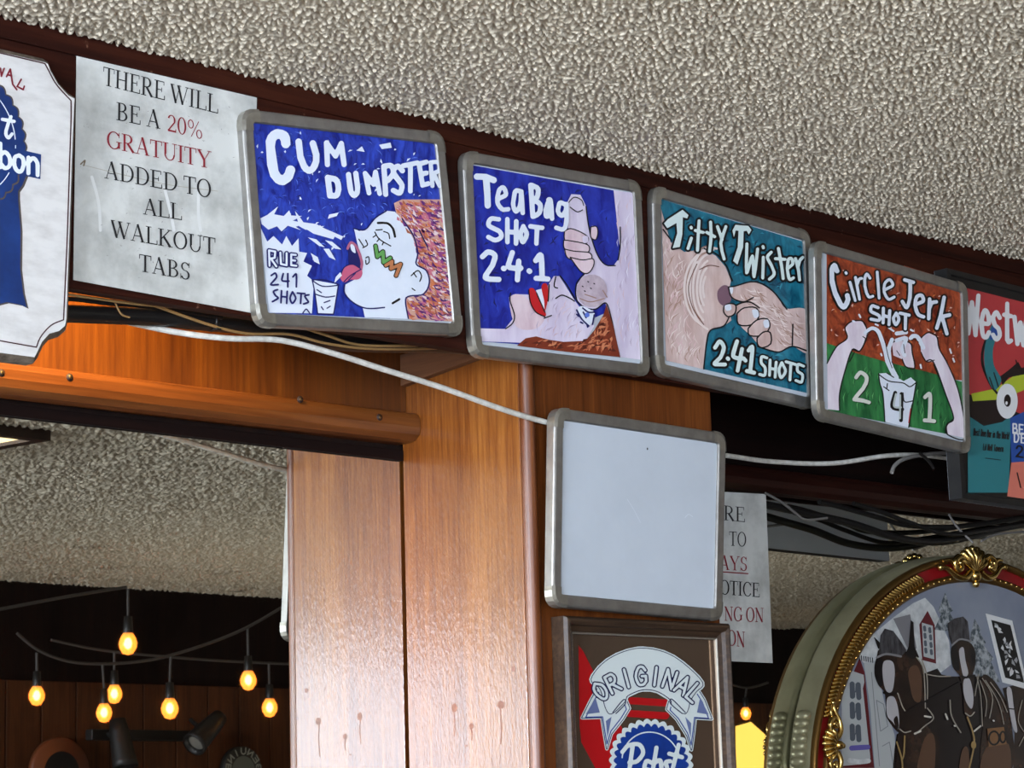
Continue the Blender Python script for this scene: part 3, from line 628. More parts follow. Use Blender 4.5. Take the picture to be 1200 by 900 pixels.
A.lines(BLK, 3.5, [[(420, 240), (440, 222), (466, 232), (474, 252)], [(425, 258), (450, 275), (470, 268)]])
LIP = flat('red lip paint', (190, 30, 36), 0.35)
A.poly(WHT, [(300, 560), (332, 552), (340, 620), (328, 638)])
A.poly(LIP, [(274, 560), (288, 552), (302, 570), (335, 640), (330, 655), (300, 640), (280, 605)], True)
A.poly(LIP, [(320, 548), (334, 534), (344, 552), (342, 600), (332, 636), (330, 600)], True)
A.lines(BLK, 4.5, [[(274, 560), (280, 605), (300, 640), (332, 656)], [(302, 570), (332, 640)], [(348, 540), (344, 600)], [(372, 512), (366, 545), (378, 552)], [(388, 508), (415, 545), (442, 592)], [(372, 590), (395, 578), (425, 590), (440, 600)], [(330, 662), (356, 652)], [(208, 570), (206, 600), (222, 650), (215, 680), (190, 700)]])
A.poly(WHT, [(452, 630), (470, 618), (510, 640), (512, 665), (490, 690), (465, 668)], True)
A.lines(DKB, 6, [[(448, 632), (466, 665), (492, 690)], [(470, 625), (490, 640), (512, 640)], [(472, 640), (482, 660)], [(512, 650), (506, 684)], [(455, 655), (448, 648)], [(470, 680), (462, 676)], [(488, 694), (486, 686)]])
A.poly(LBL, disc((486, 650), 9, 10))
HR = flat('auburn hair paint', (122, 48, 28), 0.4)
A.poly(HR, [(230, 762), (262, 735), (300, 728), (345, 740), (400, 748), (480, 744), (512, 705), (545, 650), (556, 612), (580, 690), (606, 803), (420, 785)])
A.dabs([flat('copper stroke', (188, 104, 70), 0.4), flat('dark auburn stroke', (84, 30, 20), 0.4), flat('ginger stroke', (204, 128, 90), 0.4)], [(240, 760), (300, 734), (480, 748), (555, 640), (600, 796), (420, 780)], 90, 34, 10, 130, 60, 24)
L = art_for(y2); L.k = A.k+2; L.view(550, 190, 6.0)
L.lines(WHT, 44.84, [[(42, 105), (105, 108), (160, 130)], [(108, 120), (115, 215), (118, 308)]])
L.lines(WHT, 31.86, [[(190, 262), (245, 232), (228, 182), (196, 205), (186, 285), (220, 335), (262, 334)], [(352, 212), (312, 208), (296, 300), (318, 350), (348, 300), (354, 210), (364, 360)], [(540, 290), (525, 340), (530, 385), (558, 365), (560, 275), (545, 268), (562, 290), (570, 400)], [(660, 300), (625, 290), (612, 350), (640, 380), (668, 340), (670, 300), (672, 420), (650, 475), (600, 465)]])
L.lines(WHT, 35.4, [[(420, 165), (435, 385)], [(425, 165), (470, 190), (465, 250), (432, 262)], [(432, 265), (485, 300), (480, 360), (438, 385)]])
L.lines(WHT, 33.04, [[(195, 405), (140, 402), (125, 450), (200, 490), (212, 530), (170, 552), (122, 530)], [(255, 405), (256, 565)], [(318, 420), (316, 575)], [(256, 492), (316, 498)], [(368, 455), (348, 510), (365, 565), (392, 510), (368, 455)], [(418, 455), (500, 465)], [(464, 465), (460, 575)]])
L.lines(WHT, 37.76, [[(80, 668), (120, 635), (168, 660), (150, 730), (100, 815), (195, 828)], [(290, 640), (264, 738), (350, 748)], [(335, 700), (326, 830)], [(455, 695), (492, 660), (500, 820)], [(458, 820), (540, 825)], [(228, 750), (232, 752)], [(408, 768), (412, 771)]])
face2.extend(A.mb, L.mb).build('painted_surface', b2)

# ---- board with the pinching hand
b3, y3, face3 = whiteboard([(765.5, 216.4), (950.4, 271.5), (956.5, 480), (770, 438)], 'whiteboard painted teal with a pink hand pinching a rounded form')
A = art_for(y3).view(750, 200, 3.104)
TEAL = mottled('brushed teal paint', (8, 72, 96), (38, 128, 150), 46, (1, 1, .6), (0, .5, 0), 0.35, .34, .7, dist=1.0)
SK3 = mottled('rosy painted skin', (196, 164, 156), (220, 196, 190), 50, (1, 1, .3), (0, .6, 0), 0.4)
A.poly(TEAL, [(74, 103), (606, 262), (620, 812), (94, 691)])
A.dabs([flat('light teal stroke', (56, 146, 166), 0.4), flat('deep teal stroke', (6, 60, 84), 0.4)], [(90, 120), (600, 270), (612, 800), (240, 720), (340, 500), (300, 330), (150, 260)], 110, 30, 8, 160, 60, 31)
A.poly(SK3, [(76, 140), (110, 260), (160, 296), (230, 285), (275, 310), (310, 350), (330, 400), (322, 440), (300, 470), (322, 510), (332, 545), (300, 568), (252, 580), (238, 630), (228, 722), (94, 691)])
A.dabs([flat('light rosy stroke', (234, 218, 212), 0.4), flat('tan rosy stroke', (176, 140, 124), 0.4), flat('pink stroke', (222, 190, 190), 0.4)], [(85, 200), (150, 300), (180, 300), (180, 560), (225, 620), (220, 710), (98, 685)], 150, 52, 5, 100, 35, 32)
arcs = []
for k, (rx, ry) in enumerate([(78, 150), (98, 142), (66, 128), (52, 104), (40, 82), (86, 118), (30, 60)]):
    arcs.append([(265+rx*math.cos(t)*1.0-18, 425+ry*math.sin(t)) for t in np.linspace(math.radians(100+8*k), math.radians(285-10*k), 10)])
A.lines(flat('tan rosy stroke', (176, 140, 124), 0.4), 5, arcs[0::2]); A.lines(flat('light rosy stroke', (234, 218, 212), 0.4), 8, [[(x+10, y+4) for x, y in a] for a in arcs])
A.lines(flat('brown stroke', (110, 70, 56), 0.4), 3.5, [[(205, 340), (175, 420), (190, 500), (230, 560)], [(285, 350), (250, 345), (215, 360)]])
A.poly(flat('plum shade paint', (124, 92, 106), 0.4), [(280, 440), (300, 418), (322, 425), (330, 470), (305, 492), (283, 475)], True)
A.poly(SK3, [(318, 424), (345, 420), (395, 405), (440, 415), (478, 440), (505, 470), (530, 502), (606, 512), (613, 660), (552, 640), (505, 660), (440, 642), (400, 600), (360, 560), (345, 500), (372, 480), (335, 468)], True)
A.dabs([flat('light rosy stroke', (234, 218, 212), 0.4), flat('tan rosy stroke', (176, 140, 124), 0.4)], [(340, 430), (430, 420), (530, 510), (605, 520), (608, 640), (500, 650), (470, 560), (380, 480)], 90, 50, 5, 35, 25, 33)
for f in ([(302, 495), (320, 484), (345, 490), (342, 520), (318, 532), (302, 516)], [(350, 520), (375, 500), (420, 500), (428, 535), (400, 562), (355, 560)], [(390, 575), (420, 545), (460, 540), (468, 572), (440, 600), (395, 600)], [(422, 610), (445, 588), (470, 590), (472, 630), (440, 645), (424, 632)]):
    A.poly(SK3, f, True); A.lines(BLK, 5, [smooth_pts(f+[f[0]], False, 3)], False)
for f in ([(305, 492), (325, 488), (328, 506), (310, 510)], [(404, 508), (424, 508), (428, 530), (412, 536)], [(445, 548), (462, 544), (466, 568), (450, 572)], [(320, 428), (334, 426), (332, 448), (322, 446)]):
    A.poly(WHT, f, True)
A.lines(BLK, 5, [[(318, 424), (345, 420), (398, 405), (440, 412), (480, 440), (505, 470), (530, 505)], [(318, 426), (330, 462), (372, 478), (408, 462)], [(345, 490), (372, 480), (400, 480), (430, 500)], [(424, 640), (470, 655), (505, 660), (550, 640), (613, 660)], [(332, 400), (322, 380)], [(322, 530), (300, 566), (252, 582), (238, 630), (228, 722)], [(110, 255), (80, 215)], [(552, 560), (550, 635)], [(230, 285), (275, 305), (312, 350), (330, 402)]])
L = art_for(y3); L.k = A.k+2; MINT = flat('pale mint paint', (214, 230, 226), 0.4)
L.view(770, 230, 6.667)
tee = [(45, 215), (75, 182), (190, 108), (236, 150), (226, 176), (192, 166), (188, 300), (168, 398), (112, 408), (148, 292), (142, 212), (70, 252)]
L.line(BLK, 30, tee+[tee[0]], False); L.poly(MINT, tee)
L.outlined(MINT, BLK, 24.2, 55.68, [[(258, 330), (232, 410)], [(256, 245), (258, 250)], [(318, 195), (312, 300), (306, 425)], [(290, 270), (350, 285)], [(408, 205), (412, 320), (400, 432)], [(378, 285), (440, 318)], [(462, 240), (498, 340)], [(528, 240), (488, 370), (514, 492)], [(692, 375), (690, 600), (735, 470), (748, 630), (776, 415)], [(820, 480), (816, 640)], [(818, 395), (820, 405)], [(882, 440), (852, 480), (885, 545), (905, 610), (868, 650)], [(938, 410), (965, 560), (975, 645)], [(915, 490), (988, 495)], [(1020, 560), (1050, 530), (1040, 490), (1015, 500), (1008, 580), (1025, 650), (1055, 640)], [(1072, 490), (1095, 580), (1104, 655)], [(1090, 560), (1105, 505), (1128, 480)]])
tee = [(578, 272), (602, 226), (702, 234), (727, 266), (706, 302), (690, 272), (666, 276), (662, 400), (618, 536), (584, 508), (620, 400), (626, 272), (604, 270), (590, 322)]
L.line(BLK, 28, tee+[tee[0]], False); L.poly(MINT, tee)
L.view(750, 200, 3.104)
L.outlined(MINT, BLK, 14.3, 30.16, [[(268, 645), (285, 622), (300, 645), (288, 680), (266, 704), (304, 706)], [(314, 684), (316, 686)], [(348, 622), (334, 676), (372, 684)], [(366, 650), (350, 728)], [(377, 690), (379, 692)], [(390, 655), (404, 645), (396, 728)], [(384, 730), (410, 736)]])
L.outlined(MINT, BLK, 10.45, 22.04, [[(456, 682), (438, 678), (436, 700), (450, 718), (448, 745), (430, 742)], [(468, 690), (466, 745)], [(490, 698), (486, 752)], [(467, 720), (488, 724)], [(510, 700), (500, 726), (508, 754), (524, 730), (511, 700)], [(526, 696), (560, 706)], [(544, 702), (540, 762)], [(590, 712), (570, 706), (568, 730), (586, 744), (582, 770), (562, 764)]])
face3.extend(A.mb, L.mb).build('painted_surface', b3)

# ---- board with the two arms and the cup
b4, y4, face4 = whiteboard([(954.7, 280.3), (1134.4, 333), (1138.4, 532), (958.3, 490)], yf=2.330, label='whiteboard painted rust over green with pale arms above a cup, beside the poster')
A = art_for(y4).view(940, 270, 2.727)
RUST = mottled('brushed rust paint', (100, 28, 14), (176, 78, 42), 60, (1, 1, .7), (0, .5, 0), 0.35, .34, .68, dist=1.2); GRN = mottled('brushed green paint', (14, 78, 40), (58, 138, 74), 60, (1, 1, .3), (0, .2, 0), 0.35, .34, .7)
A.poly(RUST, [(78, 76), (318, 135), (325, 112), (420, 142), (512, 195), (518, 480), (300, 460), (78, 400)])
A.poly(GRN, [(78, 360), (165, 390), (260, 418), (400, 452), (515, 485), (522, 662), (82, 578)])
A.dabs([flat('pale rust fleck', (226, 190, 180), 0.4), flat('orange stroke', (196, 106, 56), 0.4)], [(82, 90), (500, 200), (510, 470), (380, 420), (90, 340)], 80, 13, 5, 100, 80, 41)
A.dabs([flat('light green stroke', (110, 178, 110), 0.4), flat('deep green stroke', (8, 64, 36), 0.4)], [(140, 420), (260, 440), (420, 470), (500, 560), (480, 640), (120, 570)], 70, 36, 3, 95, 20, 42)
ARM = mottled('pale painted skin', (216, 200, 212), (232, 222, 230), 50, (1, 1, .3), (0, .4, 0), 0.4)
la = [(78, 425), (108, 372), (142, 345), (135, 312), (155, 292), (190, 290), (206, 320), (202, 350), (182, 386), (158, 382), (135, 450), (118, 520), (118, 576), (80, 572)]
ra = [(374, 348), (400, 327), (428, 340), (436, 378), (462, 425), (490, 490), (508, 560), (520, 664), (462, 652), (460, 620), (482, 600), (455, 520), (418, 422), (395, 418), (378, 390)]
ca = [(285, 360), (310, 350), (345, 362), (350, 390), (358, 440), (330, 436), (318, 412), (290, 400)]
for f in (ca, la, ra): A.poly(ARM, f); A.lines(BLK, 4, [f[:-1]], True)
A.lines(BLK, 3.2, [[(158, 380), (182, 386), (200, 350), (192, 340)], [(378, 390), (395, 420), (420, 415)], [(462, 650), (460, 625), (482, 602)], [(165, 390), (150, 420)], [(418, 430), (440, 480)]])
A.lines(WHT, 13, [[(200, 328), (220, 314), (240, 322), (252, 350), (262, 380), (270, 420), (290, 460)], [(345, 345), (352, 338), (368, 342), (385, 375)], [(285, 350), (275, 380), (280, 430), (300, 470)], [(300, 352), (330, 345), (318, 380), (325, 400)], [(300, 330), (330, 326)]])
A.lines(WHT, 6, [[(232, 300), (240, 304)], [(180, 270), (184, 278)], [(160, 290), (165, 292)], [(365, 340), (370, 350)], [(250, 395), (252, 400)], [(376, 430), (378, 440)], [(345, 318), (352, 322)], [(275, 312), (290, 322)], [(450, 330), (455, 336)], [(470, 380), (474, 392)], [(480, 410), (484, 420)]])
A.lines(BLK, 2.4, [[(205, 330), (222, 320), (236, 330), (245, 355)], [(262, 350), (272, 400), (285, 440)], [(300, 385), (310, 400)], [(284, 420), (290, 432)], [(345, 352), (358, 348), (370, 358)], [(322, 365), (326, 392)], [(312, 440), (318, 458)]])
A.poly(WHT, [(242, 458), (268, 456), (300, 470), (322, 482), (345, 470), (362, 486), (352, 545), (346, 560), (338, 630), (262, 612), (255, 525), (246, 490)])
A.lines(BLK, 3.6, [[(242, 458), (246, 490), (256, 525), (262, 612)], [(362, 486), (352, 548), (338, 630)], [(242, 460), (275, 482), (320, 488), (342, 500), (362, 486)], [(268, 456), (290, 470)], [(352, 545), (325, 548), (320, 520)], [(258, 500), (275, 512)], [(270, 490), (268, 505)]])
A.line(LIP, 3, [(344, 570), (338, 615)])
L = art_for(y4); L.k = A.k+2; PALE = flat('cream numerals', (214, 214, 204), 0.4)
L.view(960, 290, 7.06)
L.outlined(WHT, BLK, 41.04, 75.52, [[(140, 195), (118, 150), (95, 200), (105, 320), (150, 440), (195, 495), (230, 440), (225, 400)]])
L.outlined(WHT, BLK, 23.76, 49.56, [[(247, 290), (290, 440)], [(213, 210), (216, 216)], [(292, 250), (326, 430)], [(305, 310), (322, 265), (342, 258)], [(412, 255), (385, 222), (368, 270), (375, 350), (402, 410), (435, 405)], [(472, 205), (488, 420)], [(535, 352), (600, 315), (575, 268), (535, 300), (530, 370), (565, 430), (612, 412)]])
L.outlined(WHT, BLK, 30.24, 59, [[(700, 270), (770, 290)], [(745, 285), (742, 420), (715, 498), (680, 450)], [(800, 470), (852, 445), (840, 400), (800, 410), (785, 480), (810, 555), (855, 575)], [(905, 430), (898, 590)], [(905, 500), (925, 460), (960, 452)], [(1025, 415), (1000, 550), (965, 668)], [(1070, 560), (1005, 575)], [(1010, 580), (1048, 715)]])
L.outlined(WHT, BLK, 25.92, 54.28, [[(478, 500), (430, 485), (420, 530), (485, 565), (485, 605), (420, 595)], [(522, 505), (520, 625)], [(575, 525), (568, 640)], [(520, 565), (570, 578)], [(628, 545), (605, 590), (625, 640), (650, 595), (628, 545)], [(660, 545), (735, 562)], [(706, 560), (704, 675)]])
L.view(960, 390, 6.667)
for sh, mt in (((6, 5), BLK), ((0, 0), PALE)):
    L.lines(mt, 30, [[(x+sh[0], y+sh[1]) for x, y in s_] for s_ in ([(280, 350), (315, 312), (362, 350), (345, 420), (280, 500), (265, 522)], [(272, 522), (330, 530), (380, 545)], [(818, 505), (855, 480), (858, 580), (852, 680)], [(815, 685), (890, 692)])])
L.lines(BLK, 30, [[(585, 470), (562, 580), (640, 600)], [(634, 480), (630, 685)]]); L.lines(flat('grey green numeral', (190, 200, 196), 0.4), 14, [[(590, 480), (575, 575), (630, 585)], [(624, 490), (622, 670)]])
face4.extend(A.mb, L.mb).build('painted_surface', b4)

# ---- the blank board hung on the column
b5, y5, face5 = whiteboard([(651, 476.7), (851.7, 507.7), (847.3, 727.7), (647.7, 710)], 'blank framed whiteboard hung on the column below the painted row', depth=.016, yf=YC-.034)
for x_ in (2.42, 2.60):
    m_ = MB(); m_.box(x_, x_+.04, YC-.018, YC-.0002, ZC+.40, ZC+.44, M_black, .001); m_.build('hanging_spacer', b5)
A = art_for(y5).view(620, 460, 3.0)
A.poly(flat('black speck', (30, 24, 24), 0.5), disc((416, 198), 2.6, 8, 5)); A.line(flat('faint scratch', (196, 202, 210), 0.4), 1.6, [(345, 375), (370, 415), (392, 458)]); A.line(flat('faint scratch', (196, 202, 210), 0.4), 2.5, [(548, 440), (560, 428), (574, 436)])
face5.extend(A.mb).build('writing_surface', b5)

# ---- paper notices
PAPER = mottled('smudged paper', (150, 150, 144), (208, 208, 202), 13, rough=0.75, lo=.26, hi=.58, detail=8)
INK = flat('black print', (26, 24, 26), 0.7); RINK = flat('dark red print', (140, 28, 40), 0.7); CRE = flat('paper crease', (172, 166, 150), 0.8); CREL = flat('pale crease', (214, 214, 210), 0.8)
yp = YF-.0012
c = [P(*q, yp) for q in ((90, 56), (301, 112), (297, 367), (86, 328))]
root = thing('paper_notice', ((c[2]+c[3])/2)[:], 'weathered white paper notice about a gratuity, between white sign and first painted board', 'notice', 'paper notices')
root.location = (c[3]+c[2])/2
m_ = MB(); m_.prism(c, (0, .0006, 0), PAPER)
T = art_for(yp).view(0, 0, 4.0)
T.line(CRE, 3, [(385, 772), (480, 796), (640, 834), (800, 868), (1020, 896)]); T.line(flat('brown smear', (120, 104, 84), 0.8), 7, [(378, 770), (398, 752), (392, 776)])
T.lines(CREL, 14, [[(430, 830), (462, 950), (470, 1080)], [(770, 880), (800, 1000), (815, 1080)], [(930, 900), (930, 1010), (940, 1080)]])
T.dabs([flat('soot fleck', (146, 144, 138), 0.8)], [(370, 300), (1160, 460), (1160, 1400), (370, 1290)], 50, 14, 3, 80, 90, 51)
serif(T, 'THERE WILL', INK, (480, 398), (1022, 534), (2, -86))
serif(T, 'BE A', INK, (540, 562), (750, 606), (1, -84)); serif(T, '20%', RINK, (780, 614), (950, 654), (0, -78))
serif(T, 'GRATUITY', RINK, (495, 692), (988, 792), (0, -80))
T.view(0, 200, 4.0)
serif(T, 'ADDED TO', INK, (484, 36), (988, 130), (0, -82)); serif(T, 'ALL', INK, (665, 205), (850, 234), (0, -76))
serif(T, 'WALKOUT', INK, (514, 312), (1006, 398), (0, -80)); serif(T, 'TABS', INK, (645, 472), (890, 516), (0, -80))
m_.extend(T.mb).build('sheet', root)

yq = 2.604
c = [P(*q, yq) for q in ((806, 574), (897.5, 579), (905.5, 777), (812, 773))]
root = thing('paper_notice', (c[2]+c[3])/2, 'long paper notice with red underlined words hanging behind the blank board', 'notice', 'paper notices')
m_ = MB(); m_.prism(c, (0, .0006, 0), PAPER)
T = art_for(yq).view(620, 460, 3.0)
serif(T, 'ARE', INK, (640, 444), (760, 456), (0, -52)); serif(T, 'TO', INK, (702, 538), (764, 542), (0, -50)); serif(T, 'AYS', RINK, (668, 622), (768, 628), (0, -50))
T.line(RINK, 4, [(668, 630), (768, 637)]); serif(T, 'NOTICE', INK, (634, 706), (810, 720), (0, -50)); serif(T, 'NG ON', RINK, (684, 802), (824, 808), (0, -50)); serif(T, 'ON', RINK, (694, 888), (758, 896), (0, -54))
m_.extend(T.mb).build('sheet', root)

# ---- red poster in a black frame at the right
yw = 2.346
c = [P(940+u/2.727, 270+v/2.727, yw) for u, v in ((462, 120), (1100, 281), (1100, 950), (508, 856))]
c[3] = Vector((c[0].x+.004, yw, c[3].z)); c[2] = Vector((c[1].x+.004, yw, c[3].z-.004))
root = thing('framed_poster', (c[2]+c[3])/2+Vector((0, .02, 0)), 'black-framed red magazine cover with a teal horned creature at the right edge', 'poster')
def ring4(i, y): return [(p[0], y, p[1]) for p in offset_loop(c, i, .0005, 1)]
M_pf = mottled('worn black frame', (15, 14, 14), (28, 26, 24), 30, rough=0.5)
m_ = MB(); lp = [ring4(0, yw+.0245), ring4(0, yw), ring4(.009, yw-.001), ring4(.011, yw+.003)]; m_.loft(lp, M_pf, True); m_.build('frame', root, True)
m_ = MB(); m_.poly([q+Vector((0, .0005, 0)) if False else Vector((q[0], q[1]+.0003, q[2])) for q in lp[0]], flat('pale backing card', (236, 241, 248), 0.7)); m_.build('back_card', root)
RED = mottled('poster red', (172, 52, 56), (182, 58, 60), 12, rough=0.35); PTEAL = flat('poster teal', (44, 116, 122), 0.35); PYEL = flat('poster lime', (176, 190, 52), 0.35); PBLU = flat('poster blue', (38, 76, 150), 0.35); PSAL = flat('poster salmon', (206, 114, 96), 0.35); PBLK = flat('poster black', (28, 18, 20), 0.35); PWHT = flat('poster white', (226, 226, 226), 0.35)
ya = yw+.002
m_ = MB(); m_.poly(ring4(.0105, ya+.0005), M_pf)
A = art_for(ya).view(940, 270, 2.727)
A.poly(RED, [(500, 178), (1000, 302), (1000, 700), (524, 520)])
A.poly(PBLK, smooth_pts([(540, 560), (580, 530), (640, 530), (668, 570), (640, 610), (580, 625), (545, 600)], True, 4))
A.poly(PTEAL, [(528, 590), (580, 625), (640, 612), (668, 590), (660, 838), (530, 838)])
A.poly(PBLU, [(664, 600), (730, 570), (1000, 600), (1000, 760), (668, 742)]); A.poly(PSAL, [(668, 742), (760, 735), (1000, 800), (1000, 900), (655, 850)])
A.poly(PYEL, [(540, 522), (620, 505), (640, 490), (680, 462), (780, 455), (900, 470), (900, 520), (720, 505), (640, 540), (545, 546)])
A.poly(PBLK, [(630, 468), (655, 450), (690, 420), (700, 440), (730, 430), (860, 440), (860, 470), (720, 458), (660, 470), (640, 495)])
A.lines(PBLK, 8, [[(603, 318), (578, 375), (576, 430), (600, 490), (622, 520)]])
A.poly(PTEAL, smooth_pts([(600, 312), (615, 298), (628, 320), (610, 375), (612, 430), (636, 478), (612, 510), (585, 450), (582, 380)], True, 4))
A.poly(PBLU, [(602, 318), (615, 296), (629, 318), (618, 350), (598, 350)])
A.lines(PBLK, 4, [[(598, 470), (612, 510)], [(612, 455), (626, 500)], [(690, 440), (682, 415)]])
A.poly(PWHT, smooth_pts(disc((654, 546), 34, 14, 56), True, 2)); A.poly(PBLK, disc((655, 544), 11, 14, 20)); A.poly(PWHT, disc((652, 552), 4, 8, 6))
A.line(PBLK, 4, [(686, 775), (692, 800), (697, 822)])
T = art_for(ya); T.k = A.k+2; T.view(940, 270, 2.727)
T.lines(PWHT, 14, word('Westword', (520, 328), (822, 392), (0, -128), .22), False)
T.lines(PWHT, 5, word('BEST OF', (672, 648), (800, 664), (0, -30), .35), False)
T.lines(PWHT, 5, word('DENVER', (676, 676), (800, 690), (0, -30), .35), False)
T.k += 1
T.lines(PBLK, 6, word('20', (682, 722), (735, 730), (0, -34), .3), False)
T.lines(PBLK, 2.2, word('Best Dive Bar in the World', (546, 655), (658, 668), (2, -22), .25), False)
T.lines(PBLK, 2.2, word('Lil Nell Tavern', (576, 702), (640, 708), (2, -20), .25), False)
T.lines(PBLK, 2.5, [[(584, 728), (632, 734)]]); m_.extend(A.mb, T.mb).build('cover', root)

#@@MORE
# ---- white wooden sign with a blue rosette, cut off by the left edge
ys = YF-.024
M_signw = mottled('scuffed white sign paint', (196, 192, 188), (214, 211, 207), 30, (1, 1, 2.5), rough=0.45, lo=.3, hi=.6, detail=8); M_signe = mottled('grimy sign edge', (66, 54, 42), (120, 106, 90), 60, rough=0.8)
xc = P(-45, 160, ys).x
rt = [P(*q, ys) for q in [(54, 67), (60, 71), (64, 81), (72, 95), (83, 107), (92, 113), (91, 160), (89.5, 200), (87.5, 260), (85, 330), (83.5, 375), (81, 386), (72, 394), (61, 397), (54, 405), (48, 418), (43, 425)]]
out = rt+[Vector((2*xc-q.x, q.y, q.z)) for q in rt[::-1]]
cz = sum(q.z for q in out)/len(out)
root = thing('tavern_sign', Vector((xc, YF-.001, min(q.z for q in out))), 'white wooden sign with scooped corners and blue rosette at the left edge', 'sign')
def shrink(pts, d, y):
    n = len(pts); o = []
    for i in range(n):
        a, b_, c_ = pts[i-1], pts[i], pts[(i+1) % n]
        e1 = Vector((b_.x-a.x, 0, b_.z-a.z)).normalized(); e2 = Vector((c_.x-b_.x, 0, c_.z-b_.z)).normalized()
        nn = Vector((-(e1.z+e2.z), 0, e1.x+e2.x)); nn = nn.normalized()
        o.append(Vector((b_.x-nn.x*d*-1*sgn, y, b_.z-nn.z*d*-1*sgn)))
    return o
area = sum(out[i].x*out[(i+1) % len(out)].z-out[(i+1) % len(out)].x*out[i].z for i in range(len(out))); sgn = 1 if area > 0 else -1
f0 = shrink(out, 0, ys+.022); f1 = shrink(out, 0, ys+.007); f2 = shrink(out, .0065, ys)
bd_ = MB(); bd_.loft([f0, f1, f2], M_signe, True); bd_.poly(f0, M_hard); bd_.poly(f2, M_signw)
A = art_for(ys).view(0, 60, 5.0)
MAR = flat('maroon pinstripe', (56, 12, 20), 0.5); SBLUE = mottled('sign blue', (14, 42, 96), (20, 54, 116), 30, rough=0.4); GED = flat('brown grey outline', (78, 68, 64), 0.6); SWH = flat('sign lettering white', (222, 226, 232), 0.4)
A.lines(MAR, 8, [[(-500, -110), (0, 10), (262, 72)], [(262, 72), (282, 108), (330, 195), (416, 290)], [(416, 290), (416, 400), (408, 640), (400, 900), (392, 1130), (372, 1574)]], True)
A.view(0, 230, 4.5); A.lines(MAR, 7, [[(334, 652), (270, 680), (215, 740), (192, 796)], [(192, 796), (0, 762), (-400, 690)]], True)
A.view(0, 60, 1.0); KX = .9; SH = .2; BX, BY, BR = -45, 98, 80
def badge(r, n=72, sc=0.0, m=36): return [(BX+KX*(r+sc*abs(math.cos(m/2*t)))*math.cos(t), BY+(r+sc*abs(math.cos(m/2*t)))*math.sin(t)+SH*KX*r*math.cos(t)) for t in np.linspace(0, 2*math.pi, n, endpoint=False)]
tail = [(32, 142), (26, 157), (21, 164), (21, 172), (22, 185), (24, 210), (23.5, 255), (27, 284), (31, 300.5), (24, 297), (8, 294), (-8, 298)]
tl = tail+[(-45, 220)]+[(2*BX-x, y-SH*1.8*(x-BX)) for x, y in tail[::-1]]
A.poly(GED, [(x+2.4*np.sign(x-BX), y+1.5) for x, y in tl]); A.poly(SBLUE, tl)
A.poly(GED, badge(BR+2.2, 216, 3.5)); A.poly(SBLUE, badge(BR, 216, 3.5))
A.lines(SWH, 1.1, [badge(70, 60)[i:i+13] for i in (0, 12, 24, 36, 47)])
A.poly(SBLUE, [(48, 121), (47, 150), (0, 140), (-60, 127), (-150, 105), (-150, 76), (-60, 96), (0, 110)])
T = art_for(ys); T.k = A.k+2; T.view(0, 60, 5.0)
T.k += 1
T.lines(SWH, 24, word('Blue Ribbon', (-560, 560), (224, 728), (0, -138), .2), False)
T.lines(SWH, 24, word('Pabs', (-440, 400), (-20, 492), (20, -150), .1), False)
T.lines(SWH, 20, [[(62, 385), (40, 440), (32, 485), (48, 508), (68, 486)], [(12, 400), (80, 412)]])
T.lines(flat('maroon lettering', (120, 26, 40), 0.5), 10, [[(0, 100), (6, 148)], [(6, 148), (22, 102)], [(58, 106), (36, 150)], [(58, 106), (72, 195), (96, 226)], [(42, 138), (66, 146)], [(122, 166), (98, 208), (134, 226), (140, 206)]], False)
T.lines(flat('maroon lettering', (120, 26, 40), 0.5), 10, word('ORIGI', (-470, 110), (-30, 110), (0, -52), .35), False)
bd_.extend(A.mb, T.mb).build('board', root)

# ---- framed bar mirror on the column, below the blank board
yf = YC-.030
c = [P(663.7, 721, yf), P(857.5, 730.5, yf)]; c += [c[1]+Vector((.002, 0, -.42)), c[0]+Vector((.002, 0, -.42))]
root = thing('bar_mirror_sign', (c[2]+c[3])/2+Vector((0, .03, 0)), 'wood-framed mirror sign with cream banner and blue rosette below the blank whiteboard', 'mirror sign')
def ring5(i, y): return [(p[0], y, p[1]) for p in offset_loop(c, i, .0004, 1)]
M_fw = wood('walnut picture frame', (38, 26, 18), (58, 42, 30), (80, 60, 44), 'X', 0.45, 0.0, 160, 0.2, 0.35, wear=(140, 124, 102))
m_ = MB(); lp = [ring5(0, yf+.029), ring5(0, yf+.006), ring5(.003, yf+.001), ring5(.006, yf), ring5(.011, yf+.003), ring5(.013, yf+.009), ring5(.019, yf+.012), ring5(.021, yf+.011), ring5(.0225, yf+.013), ring5(.0225, yf+.019)]
m_.loft(lp, M_fw, True); m_.poly(lp[0], M_fw); m_.build('frame', root, True)
m_ = MB(); m_.loft([ring5(.0205, yf+.0108), ring5(.0225, yf+.0122), ring5(.0227, yf+.0150)], flat('worn gilt lip', (172, 164, 150), 0.35, 0.6), True); m_.build('inner_lip', root, True)
yg = yf+.018
M_tint = flat('brown tinted mirror glass', (132, 108, 88), 0.05, 0.7)  # brown of the reflected room is put into the glass colour
gl_ = MB(); gl_.poly(ring5(.022, yg+.0005), M_tint)
A = art_for(yg).view(630, 700, 4.0)
PRED = flat('print red', (168, 16, 22), 0.3); BAN = flat('banner cream', (204, 212, 210), 0.3); NAV = flat('print navy', (16, 24, 66), 0.3); PBL = mottled('print blue', (14, 46, 120), (20, 58, 140), 30, rough=0.3)
A.poly(PRED, [(192, 225), (212, 250), (330, 480), (470, 760), (420, 860), (270, 800), (205, 680), (196, 600)])
A.lines(PRED, 34, [[(440, 485), (600, 495)], [(430, 545), (600, 555)]], False)
